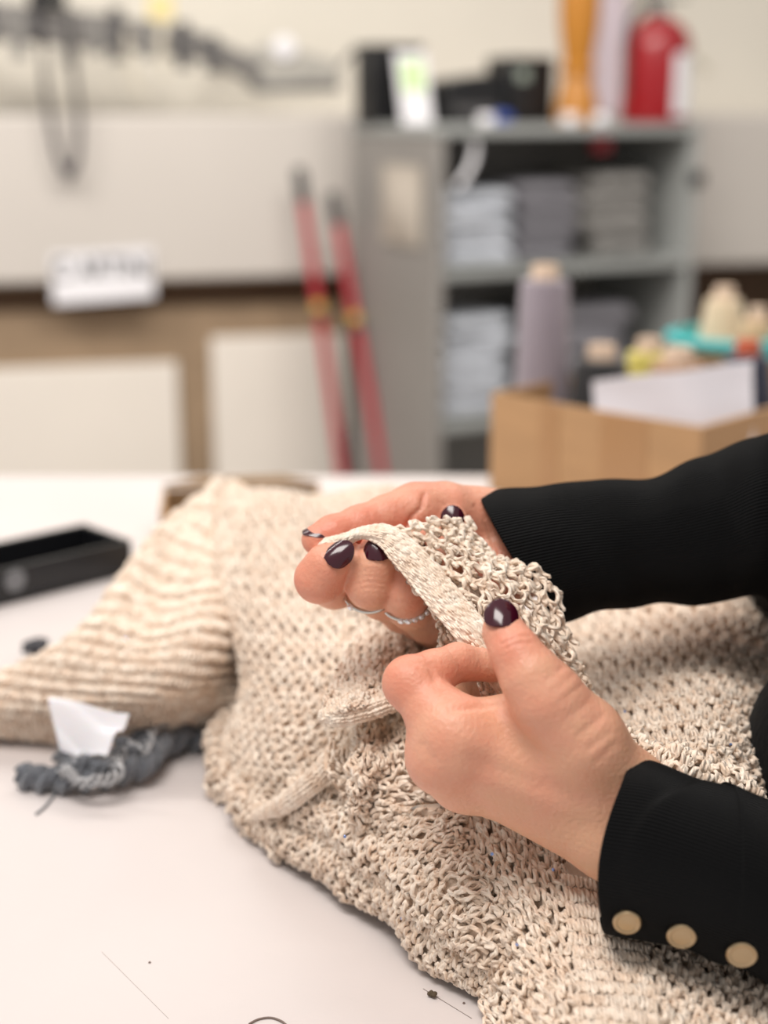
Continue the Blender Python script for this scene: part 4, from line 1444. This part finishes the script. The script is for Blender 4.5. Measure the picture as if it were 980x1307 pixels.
class Surf:
    """smooth sheet through a grid of points, with soft folds along its normal; flip chooses the outer side"""

    def __init__(self, C, folds=(), flip=False):
        self.C = np.asarray(C, float)
        self.folds = folds
        self.flip = flip

    def base(self, U, V):
        n, m = self.C.shape[:2]
        sh = U.shape
        wu = cr_w(U.ravel(), m)
        wv = cr_w(V.ravel(), n)
        return np.einsum('pi,pj,ijk->pk', wv, wu, self.C, optimize=True).reshape(sh + (3,))

    def nrm(self, f, U, V):
        e = 2e-3
        du = f(np.clip(U + e, 0, 1), V) - f(np.clip(U - e, 0, 1), V)
        dv = f(U, np.clip(V + e, 0, 1)) - f(U, np.clip(V - e, 0, 1))
        N = np.cross(du, dv)
        N /= np.linalg.norm(N, axis=-1)[..., None] + 1e-12
        return N if self.flip else -N

    def full(self, U, V):
        P = self.base(U, V)
        if self.folds:
            N = self.nrm(self.base, U, V)
            h = 0
            for ku, kv, ph_, a in self.folds:
                h = h + a * np.sin(2 * PI * (ku * U + kv * V) + ph_)
            P = P + N * np.asarray(h)[..., None]
        return P

    def normal(self, U, V):
        return self.nrm(self.full, U, V)


class TubeSurf(Surf):
    """rolled edge: part of a tube about a path"""

    def __init__(self, path, rad, a0, a1, folds=()):
        self.P = np.asarray(path, float)
        self.rad = np.broadcast_to(np.asarray(rad, float), (len(self.P),))
        self.a0, self.a1 = math.radians(a0), math.radians(a1)
        self.folds = folds
        self.flip = True
        n = 80
        self.S = spline(self.P, n)
        self.R = np.interp(np.linspace(0, 1, n), np.linspace(0, 1, len(self.P)), self.rad)
        T = np.gradient(self.S, axis=0)
        T /= np.linalg.norm(T, axis=1)[:, None]
        B = np.cross(T, np.array([0, 0, 1.0]))
        B /= np.linalg.norm(B, axis=1)[:, None]
        self.B, self.N = B, np.cross(B, T)

    def _i(self, A, U):
        x = np.clip(U, 0, 1) * (len(A) - 1)
        i = np.clip(np.floor(x).astype(int), 0, len(A) - 2)
        f = x - i
        if A.ndim == 1:
            return A[i] * (1 - f) + A[i + 1] * f
        return A[i] * (1 - f)[..., None] + A[i + 1] * f[..., None]

    def base(self, U, V):
        a = self.a0 + (self.a1 - self.a0) * V
        R = self._i(self.R, U)
        return self._i(self.S, U) + R[..., None] * (np.cos(a)[..., None] * self._i(self.B, U) + np.sin(a)[..., None] * self._i(self.N, U))


def sgrid(rows):
    return [[ph(*p) for p in r] for r in rows]


def dgrid(rows, dd=0.0):
    return [[pt(p[0], p[1], p[2] + dd) for p in r] for r in rows]


class Knit:
    def __init__(self):
        self.V, self.Q, self.UV, self.n = [], [], [], 0

    def _add(self, V, Q, uv):
        self.V.append(V)
        self.Q.append(Q + self.n)
        self.UV.append(uv)
        self.n += len(V)

    def sheet(self, S_, off, n=60, m=60):
        U, V = np.meshgrid(np.linspace(0, 1, m), np.linspace(0, 1, n))
        P = S_.full(U, V) - S_.normal(U, V) * off
        i = np.arange(n * m).reshape(n, m)
        Q = np.stack([i[:-1, :-1], i[:-1, 1:], i[1:, 1:], i[1:, :-1]], -1).reshape(-1, 4)
        self._add(P.reshape(-1, 3), Q, np.zeros((len(Q) * 4, 2)))

    def yarn(self, S_, nu, nv, r, style='jersey', seed=0, u=(0, 1), v=(0, 1), a=0.14, b=0.62, zd=0.28, jit=0.06, lace=0.0, ridge=0.0, seg=10, ns=6, under=None, swap=False, drift=0.0):
        """nu loops along each of nv courses over the sheet; r yarn radius in metres"""
        rg = np.random.default_rng(seed)
        npt = nu * seg + 1
        s = np.linspace(0, nu, npt)[None, :].repeat(nv, 0)
        j = np.arange(nv)[:, None] * np.ones((1, npt))

        def smooth_rand(step=1.0):
            k = int(nu / step) + 3
            R_ = rg.normal(size=(nv, k))
            x = s / step
            i = np.floor(x).astype(int)
            f = x - i
            f = f * f * (3 - 2 * f)
            return np.take_along_axis(R_, i, 1) * (1 - f) + np.take_along_axis(R_, i + 1, 1) * f

        x = s + a * np.sin(4 * PI * s) + jit * smooth_rand(0.5)
        y = b * np.cos(2 * PI * s) + jit * 1.3 * smooth_rand(0.5)
        z = -zd * np.cos(4 * PI * s)
        if style == 'garter':
            z = z * np.where(j % 2 == 0, 1, -1)
        elif style == 'moss':
            z = z * np.tanh(5 * np.cos(PI * (s - 0.5) + PI * j + PI / 2 * 0))
        z = z + ridge * np.cos(PI * j) + jit * 1.5 * smooth_rand(0.5)
        if lace:
            x = x + lace * np.sin(PI * s + PI * np.floor(j / 2))
            y = y + lace * 0.8 * np.cos(PI * s + PI * np.floor(j / 2) + PI / 4)
            z = z + lace * 0.5 * np.cos(PI * s + PI * j)
        if drift:
            y = y + drift * np.sin(2 * PI * s / nu * 3 + j * .15)
        uu = (x + 0.0) / nu
        vv = (j + 0.5 + y) / nv
        uu = np.clip(uu, 0, 1)
        vv = np.clip(vv, 0, 1)
        if swap:
            uu, vv = vv, uu
        uu = u[0] + (u[1] - u[0]) * uu
        vv = v[0] + (v[1] - v[0]) * vv
        # local stitch size for the relief
        P0 = S_.full(uu, vv)
        N = S_.normal(uu, vv)
        cen = S_.full(np.array([0.25, .5, .75]) , np.array([.5, .5, .5]))
        w = np.linalg.norm(P0[:, seg::seg] - P0[:, :-seg:seg], axis=-1)
        w = float(np.median(w))
        P = P0 + N * (z * w)[..., None]
        T = np.gradient(P, axis=1)
        T /= np.linalg.norm(T, axis=-1)[..., None] + 1e-12
        Bn = np.cross(T, N)
        Bn /= np.linalg.norm(Bn, axis=-1)[..., None] + 1e-12
        Nn = np.cross(Bn, T)
        al = np.arange(ns) * 2 * PI / ns
        ca, sa = np.cos(al), np.sin(al)
        rr = r * (1 + 0.12 * rg.normal(size=(nv, 1)).clip(-1, 1))
        ring = P[:, :, None, :] + rr[:, :, None, None] * (ca[None, None, :, None] * Nn[:, :, None, :] + sa[None, None, :, None] * Bn[:, :, None, :])
        V = ring.reshape(-1, 3)
        idx = np.arange(nv * npt * ns).reshape(nv, npt, ns)
        nx = np.roll(idx, -1, axis=2)
        Q = np.stack([idx[:, :-1], nx[:, :-1], nx[:, 1:], idx[:, 1:]], -1).reshape(-1, 4)
        arc = np.concatenate([np.zeros((nv, 1)), np.cumsum(np.linalg.norm(np.diff(P, axis=1), axis=-1), 1)], 1) / (2 * PI * r) * 1.1
        uv = np.zeros((nv, npt - 1, ns, 4, 2))
        uv[:, :, :, 0, 0] = arc[:, :-1, None]; uv[:, :, :, 1, 0] = arc[:, :-1, None]; uv[:, :, :, 2, 0] = arc[:, 1:, None]; uv[:, :, :, 3, 0] = arc[:, 1:, None]
        k = np.arange(ns) / ns
        uv[:, :, :, 0, 1] = k; uv[:, :, :, 1, 1] = k + 1 / ns; uv[:, :, :, 2, 1] = k + 1 / ns; uv[:, :, :, 3, 1] = k
        self._add(V, Q, uv.reshape(-1, 2))
        if under is not None:
            self.sheet(S_, under)

    def build(self, name, parent, m=None):
        return mesh_obj(name, np.vstack(self.V), np.vstack(self.Q), m or M_knit, parent, uv=np.vstack(self.UV))


knit = thing('knit_garment', ph(520, 960, 0.0), 'chunky cream lace-knit garment heaped across the white table, edge held up', 'garment')
kb = Knit()

# A: left heap with cross-wise ridges
AR = [[(262, 632, .098), (276, 626, .101), (290, 623, .103), (300, 624, .103), (345, 642, .096)],
      [(205, 682, .090), (232, 684, .094), (265, 686, .096), (297, 690, .094), (350, 692, .088)],
      [(150, 743, .076), (195, 746, .080), (248, 749, .084), (298, 752, .080), (350, 752, .070)],
      [(95, 806, .058), (160, 809, .066), (235, 813, .070), (299, 814, .060), (348, 812, .050)],
      [(22, 856, .040), (115, 863, .050), (215, 867, .053), (298, 864, .040), (345, 862, .032)],
      [(-45, 901, .024), (75, 906, .031), (190, 901, .037), (295, 897, .028), (340, 892, .022)],
      [(-45, 936, .007), (75, 944, .008), (195, 935, .014), (292, 919, .014), (335, 908, .012)],
      [(-45, 941, .002), (78, 950, .002), (200, 941, .003), (295, 926, .004), (338, 912, .004)]]
A0 = np.array(sgrid(AR))
hid = A0[:, 0] + np.stack([np.linspace(-.045, -.005, 8), np.linspace(.06, .035, 8), -(A0[:, 0, 2] - TZ) * .75], -1)
A0 = np.concatenate([hid[:, None], A0], 1)
back = A0[0] + np.array([-.01, .05, -.024])
back2 = np.stack([A0[0][:, 0] - .015, A0[0][:, 1] + .085, np.full(6, TZ + .004)], -1)
A0 = np.concatenate([back2[None], back[None], A0])
SA = Surf(A0, folds=[(2.2, 1.1, .5, .0028), (.9, 2.3, 2.0, .0025), (3.1, -1.7, 1.0, .0014)])
kb.yarn(SA, 52, 60, .00122, 'garter', 1, a=.13, b=.62, zd=.26, ridge=.20, jit=.06, seg=9, ns=5, under=.0035)

# B: middle slope
B0 = (sgrid([[(292, 620, .109), (350, 625, .108), (420, 634, .105), (500, 632, .106), (600, 640, .10)],
                     [(284, 690, .102), (350, 695, .105), (430, 700, .106), (510, 705, .102), (610, 715, .09)],
                     [(290, 780, .078), (360, 785, .092), (440, 795, .096), (520, 800, .09), (620, 800, .075)],
                     [(300, 870, .050), (362, 875, .068), (440, 878, .080), (520, 880, .076), (620, 870, .065)],
                     [(290, 945, .026), (335, 965, .036), (395, 965, .054), (470, 940, .062), (600, 930, .05)],
                     [(318, 1000, .012), (350, 1030, .018), (396, 1016, .036), (450, 965, .052), (580, 950, .04)]]))
B0 = np.array([[r_[0] + np.array([.006, .012, dh])] + r_ for r_, dh in zip(B0, (-.004, -.008, -.020, -.024, -.018, -.008))])
bk = B0[0] + np.array([0, .05, -.012])
B0[..., 2] = np.maximum(B0[..., 2] - .005, TZ + .003)
bk[:, 2] -= .010
bk2 = np.stack([B0[0][:, 0], B0[0][:, 1] + .09, np.full(6, TZ + .01)], -1)
B0 = np.concatenate([bk2[None], bk[None], B0])
SB = Surf(B0, folds=[(1.3, .8, .3, .0022), (.7, 2.1, 1.6, .0025), (2.7, -1.9, 4.0, .0013)])
kb.yarn(SB, 44, 60, .00112, 'moss', 2, a=.13, b=.66, zd=.34, lace=.16, jit=.07, seg=8, ns=5, under=.0024)

# C: folded-over flap
C0 = dgrid([[(475, 775, .842), (540, 775, .82), (620, 800, .79)], [(436, 845, .775), (495, 840, .76), (585, 850, .735)],
            [(414, 895, .742), (472, 885, .735), (560, 872, .72)], [(409, 922, .730), (462, 910, .724), (560, 884, .712)]])
C0 = np.array([[ph(*p) for p in r] for r in [[(478, 778, .104), (540, 775, .106), (620, 800, .09)], [(438, 845, .103), (495, 840, .108), (585, 850, .098)],
                                            [(414, 890, .099), (472, 884, .104), (560, 872, .100)], [(410, 915, .096), (462, 904, .101), (560, 880, .098)]]])
SCf = Surf(C0, folds=[(1.5, .6, 1.0, .0015)])
kb.yarn(SCf, 18, 22, .00100, 'moss', 3, a=.13, b=.64, zd=.34, lace=.24, jit=.08, seg=9, ns=6, under=.003)

# D: folds under the flap and the rolled lower edge
D0 = np.array(sgrid([[(435, 940, .070), (490, 905, .084), (575, 890, .084)], [(422, 985, .066), (482, 960, .080), (575, 950, .072)],
                     [(434, 1028, .052), (484, 1008, .064), (560, 1000, .056)], [(456, 1066, .036), (492, 1048, .046), (550, 1040, .042)], [(470, 1085, .012), (500, 1075, .015), (550, 1060, .02)]]))
kb.yarn(Surf(D0, folds=[(2.4, .4, 2.2, .005), (1.1, 1.6, .5, .003)]), 19, 25, .00098, 'moss', 4, a=.12, b=.66, zd=.36, lace=.26, jit=.09, seg=9, ns=6, under=.003)
for path, rad, nu, nv, sd in (
        ([ph(296, 930, .014), ph(294, 965, .012), ph(305, 1000, .011), ph(335, 1034, .011), ph(385, 1066, .013)], [.011, .0115, .0115, .012, .013], 30, 14, 5),
        ([ph(340, 1030, .012), ph(400, 1066, .016), ph(460, 1100, .017), ph(515, 1138, .017), ph(565, 1182, .015), ph(612, 1228, .012), ph(668, 1262, .009)], [.010, .0145, .016, .016, .0145, .012, .010], 62, 18, 6),
        ([ph(395, 1010, .035), ph(430, 1040, .036), ph(480, 1075, .034), ph(530, 1105, .034), ph(580, 1150, .032), ph(620, 1200, .026), ph(660, 1235, .010)], [.011, .013, .013, .015, .015, .013, .010], 48, 16, 7),
        ([ph(560, 960, .064), ph(535, 1010, .058), ph(538, 1060, .046), ph(565, 1110, .038), ph(600, 1165, .03), ph(640, 1205, .014)], [.015, .017, .018, .018, .016, .012], 40, 18, 8),
        ([ph(505, 990, .050), ph(500, 1040, .042), ph(520, 1085, .034)], [.010, .012, .012], 22, 12, 9)):
    St = TubeSurf(path, rad, -40, 220, folds=[(3.3, .5, sd, .0018), (1.7, 1.0, sd * 2, .0015)])
    kb.yarn(St, int(nu * .78), int(nv * .95), .00096, 'moss', sd, a=.12, b=.66, zd=.34, lace=.22, jit=.10, seg=9, ns=6, under=.0028)

# E: plateau on the right
E0 = np.array(sgrid([[(680, 800, .055), (735, 772, .074), (800, 768, .08), (900, 766, .082), (972, 776, .072), (1010, 810, .052)],
                     [(695, 850, .068), (760, 838, .084), (830, 832, .09), (910, 832, .09), (985, 850, .078), (1015, 862, .06)],
                     [(715, 910, .073), (782, 908, .084), (850, 906, .09), (922, 910, .088), (985, 930, .07), (1005, 935, .05)],
                     [(735, 975, .068), (800, 978, .080), (862, 980, .084), (930, 988, .078), (985, 1005, .060), (1000, 1010, .045)],
                     [(750, 1030, .055), (815, 1035, .06), (870, 1040, .062), (930, 1050, .055), (980, 1060, .045), (990, 1070, .03)]]))
bk = E0[0] + np.array([0, .04, -.010])
bk2 = np.stack([E0[0][:, 0], E0[0][:, 1] + .07, np.full(6, TZ + .006)], -1)
E0 = np.concatenate([bk2[None], bk[None], E0])
SE = Surf(E0, folds=[(1.2, .7, .8, .0018), (.6, 1.8, 2.6, .0016)])
kb.yarn(SE, 34, 58, .00118, 'moss', 10, a=.12, b=.62, zd=.30, lace=.30, jit=.035, seg=9, ns=5, under=.0028)
Er = TubeSurf([ph(760, 985, .080), ph(800, 968, .088), ph(850, 985, .088), ph(905, 1005, .082), ph(960, 1030, .07)], [.008, .010, .010, .010, .008], -30, 210, folds=[(3.3, .5, 1, .002)])
kb.yarn(Er, 24, 9, .0011, 'moss', 11, a=.12, b=.66, zd=.36, lace=.2, jit=.12, seg=8, ns=5, under=.0028)

# F: front panel falling towards us
F0 = np.array(sgrid([[(562, 985, .060), (640, 985, .070), (745, 1000, .066), (860, 1050, .05), (1000, 1090, .04)],
                     [(570, 1060, .048), (650, 1070, .060), (755, 1095, .056), (870, 1140, .042), (1000, 1165, .034)],
                     [(584, 1130, .036), (660, 1145, .050), (765, 1165, .048), (880, 1195, .038), (1000, 1215, .030)],
                     [(600, 1200, .020), (672, 1215, .038), (775, 1230, .040), (885, 1250, .035), (1000, 1268, .028)],
                     [(612, 1270, .006), (684, 1285, .028), (785, 1295, .034), (890, 1305, .031), (1000, 1318, .026)],
                     [(622, 1335, .001), (695, 1350, .020), (795, 1360, .026), (895, 1368, .024), (1000, 1375, .02)]]))
SF = Surf(F0, folds=[(1.4, .5, .9, .0018), (.8, 1.9, 2.0, .0016)])
kb.yarn(SF, 12, 36, .00098, 'moss', 12, u=(0, .42), v=(0, 1), a=.13, b=.95, zd=.24, lace=.22, jit=.15, seg=12, ns=6, under=.0048)
kb.yarn(SF, 15, 34, .00110, 'moss', 14, u=(.60, 1), v=(0, 1), a=.13, b=.70, zd=.38, lace=.36, jit=.10, seg=10, ns=6)

# H: lacy part hanging from the hands
H0 = np.array(dgrid([[(478, 690, .634), (520, 668, .636), (566, 661, .636), (600, 660, .640)],
                     [(505, 722, .628), (560, 708, .626), (604, 698, .632), (632, 712, .642)],
                     [(548, 778, .616), (600, 760, .616), (655, 742, .624), (700, 742, .640)],
                     [(592, 838, .608), (640, 830, .609), (692, 815, .617), (730, 822, .636)],
                     [(622, 900, .610), (670, 895, .615), (722, 885, .625), (756, 892, .642)],
                     [(640, 985, .62), (690, 975, .626), (740, 965, .635), (782, 960, .650)]]))
SH = Surf(H0, folds=[(1.6, .6, 2.0, .0016), (.8, 1.5, .4, .0012)])
kb.yarn(SH, 13, 36, .00100, 'moss', 15, a=.07, b=.66, zd=.20, lace=.36, jit=.09, seg=13, ns=7)
# the layer behind it, falling from the pinched edge
H1 = np.array(dgrid([[(540, 740, .634), (575, 735, .640), (610, 730, .648)], [(558, 790, .626), (590, 790, .632), (640, 790, .645)], [(562, 840, .630), (600, 850, .640), (660, 850, .655)], [(570, 900, .655), (620, 910, .665), (690, 910, .672)], [(575, 985, .672), (640, 985, .678), (720, 985, .680)]]))
kb.yarn(Surf(H1), 12, 26, .0010, 'moss', 16, a=.08, b=.66, zd=.2, lace=.26, jit=.08, seg=9, ns=6)
kb.build('knit_body', knit)

# smooth bands of plain stitches
ke = Knit()
Lf = [(406, 699, .631), (438, 696, .629), (462, 686, .626), (482, 694, .622), (501, 716, .618), (526, 746, .613), (549, 775, .608), (583, 815, .602), (612, 852, .600), (636, 885, .604)]
Rt = [(414, 689, .633), (440, 682, .631), (468, 673, .629), (502, 673, .626), (540, 703, .620), (571, 738, .614), (598, 770, .609), (622, 800, .604), (636, 835, .604), (645, 872, .608)]
Md = [(0.5 * (a[0] + b_[0]), 0.5 * (a[1] + b_[1]), 0.5 * (a[2] + b_[2]) - .0035) for a, b_ in zip(Lf, Rt)]
SS = Surf(np.array([[pt(*a), pt(*m_), pt(*b_)] for a, m_, b_ in zip(Lf, Md, Rt)]))
ke.yarn(SS, 7, 36, .00092, 'jersey', 20, a=.13, b=.80, zd=.16, jit=.05, seg=11, ns=6, under=.0014)
o = ke.build('edge_band', knit)
o['label'] = 'plain smooth knitted edge band held between both hands'
for name_, path, rad, nu, sd in (
        ('flap_hem', [ph(410, 914, .094), ph(434, 914, .096), ph(470, 904, .099), ph(505, 892, .101), ph(545, 882, .100)], [.0014, .0036, .0042, .0042, .004], 30, 21),
        ('fold_hem', [ph(326, 1040, .020), ph(362, 1028, .034), ph(395, 1003, .050), ph(425, 971, .064), ph(458, 943, .074)], [.0016, .0040, .0046, .0044, .0022], 34, 22)):
    ke = Knit()
    ke.yarn(TubeSurf(path, rad, -70, 190), 6, nu, .0009, 'jersey', sd, a=.12, b=.85, zd=.2, jit=.06, seg=10, ns=6, under=.0014, swap=True)
    ke.build(name_, knit)
ke = Knit()
ke.yarn(SF, 9, 27, .00098, 'jersey', 23, u=(.40, .62), v=(.30, 1), a=.12, b=.90, zd=.22, ridge=.55, jit=.05, seg=10, ns=6, swap=False, under=None)
o = ke.build('rib_band', knit)
o['label'] = 'ribbed band of the knit below the near cuff'
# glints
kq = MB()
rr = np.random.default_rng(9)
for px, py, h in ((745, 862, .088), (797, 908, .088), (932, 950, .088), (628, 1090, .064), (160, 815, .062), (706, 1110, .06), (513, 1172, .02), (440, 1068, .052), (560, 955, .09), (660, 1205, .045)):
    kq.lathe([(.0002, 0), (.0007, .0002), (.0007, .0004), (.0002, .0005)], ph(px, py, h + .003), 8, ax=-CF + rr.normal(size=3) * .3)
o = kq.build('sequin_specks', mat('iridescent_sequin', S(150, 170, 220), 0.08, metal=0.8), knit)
o['kind'] = 'stuff'
# ================================================================== LIGHT
w = bpy.data.worlds.new('world')
SC.world = w
w.use_nodes = True
bg = w.node_tree.nodes['Background']
bg.inputs['Color'].default_value = (1.0, 0.965, 0.93, 1)
bg.inputs['Strength'].default_value = 0.50


def area(name, loc, target, sx, sy, power, col):
    l = bpy.data.lights.new(name, 'AREA')
    l.shape = 'RECTANGLE'
    l.size, l.size_y = sx, sy
    l.energy = power
    l.color = col
    o = bpy.data.objects.new(name, l)
    COL.objects.link(o)
    o.location = loc
    d = Vector(target) - Vector(loc)
    o.rotation_euler = d.to_track_quat('-Z', 'Y').to_euler()
    return o


area('ceiling_lamp_near', (-0.35, 0.15, 2.65), (0.0, 0.75, 0.95), 1.2, 0.6, 28, (1.0, 0.95, 0.90))
area('ceiling_lamp_far', (0.3, 2.0, 2.75), (0.2, 3.6, 0.6), 1.6, 0.6, 47, (1.0, 0.95, 0.88))
area('ceiling_lamp_left', (-1.4, 1.9, 2.75), (-1.0, 3.8, 0.5), 1.4, 0.5, 37, (1.0, 0.95, 0.90))
SC.view_settings.view_transform = 'Standard'
SC.view_settings.look = 'None'
SC.view_settings.gamma = 1.0
SC.view_settings.exposure = 0.0
SC.view_settings.use_curve_mapping = False
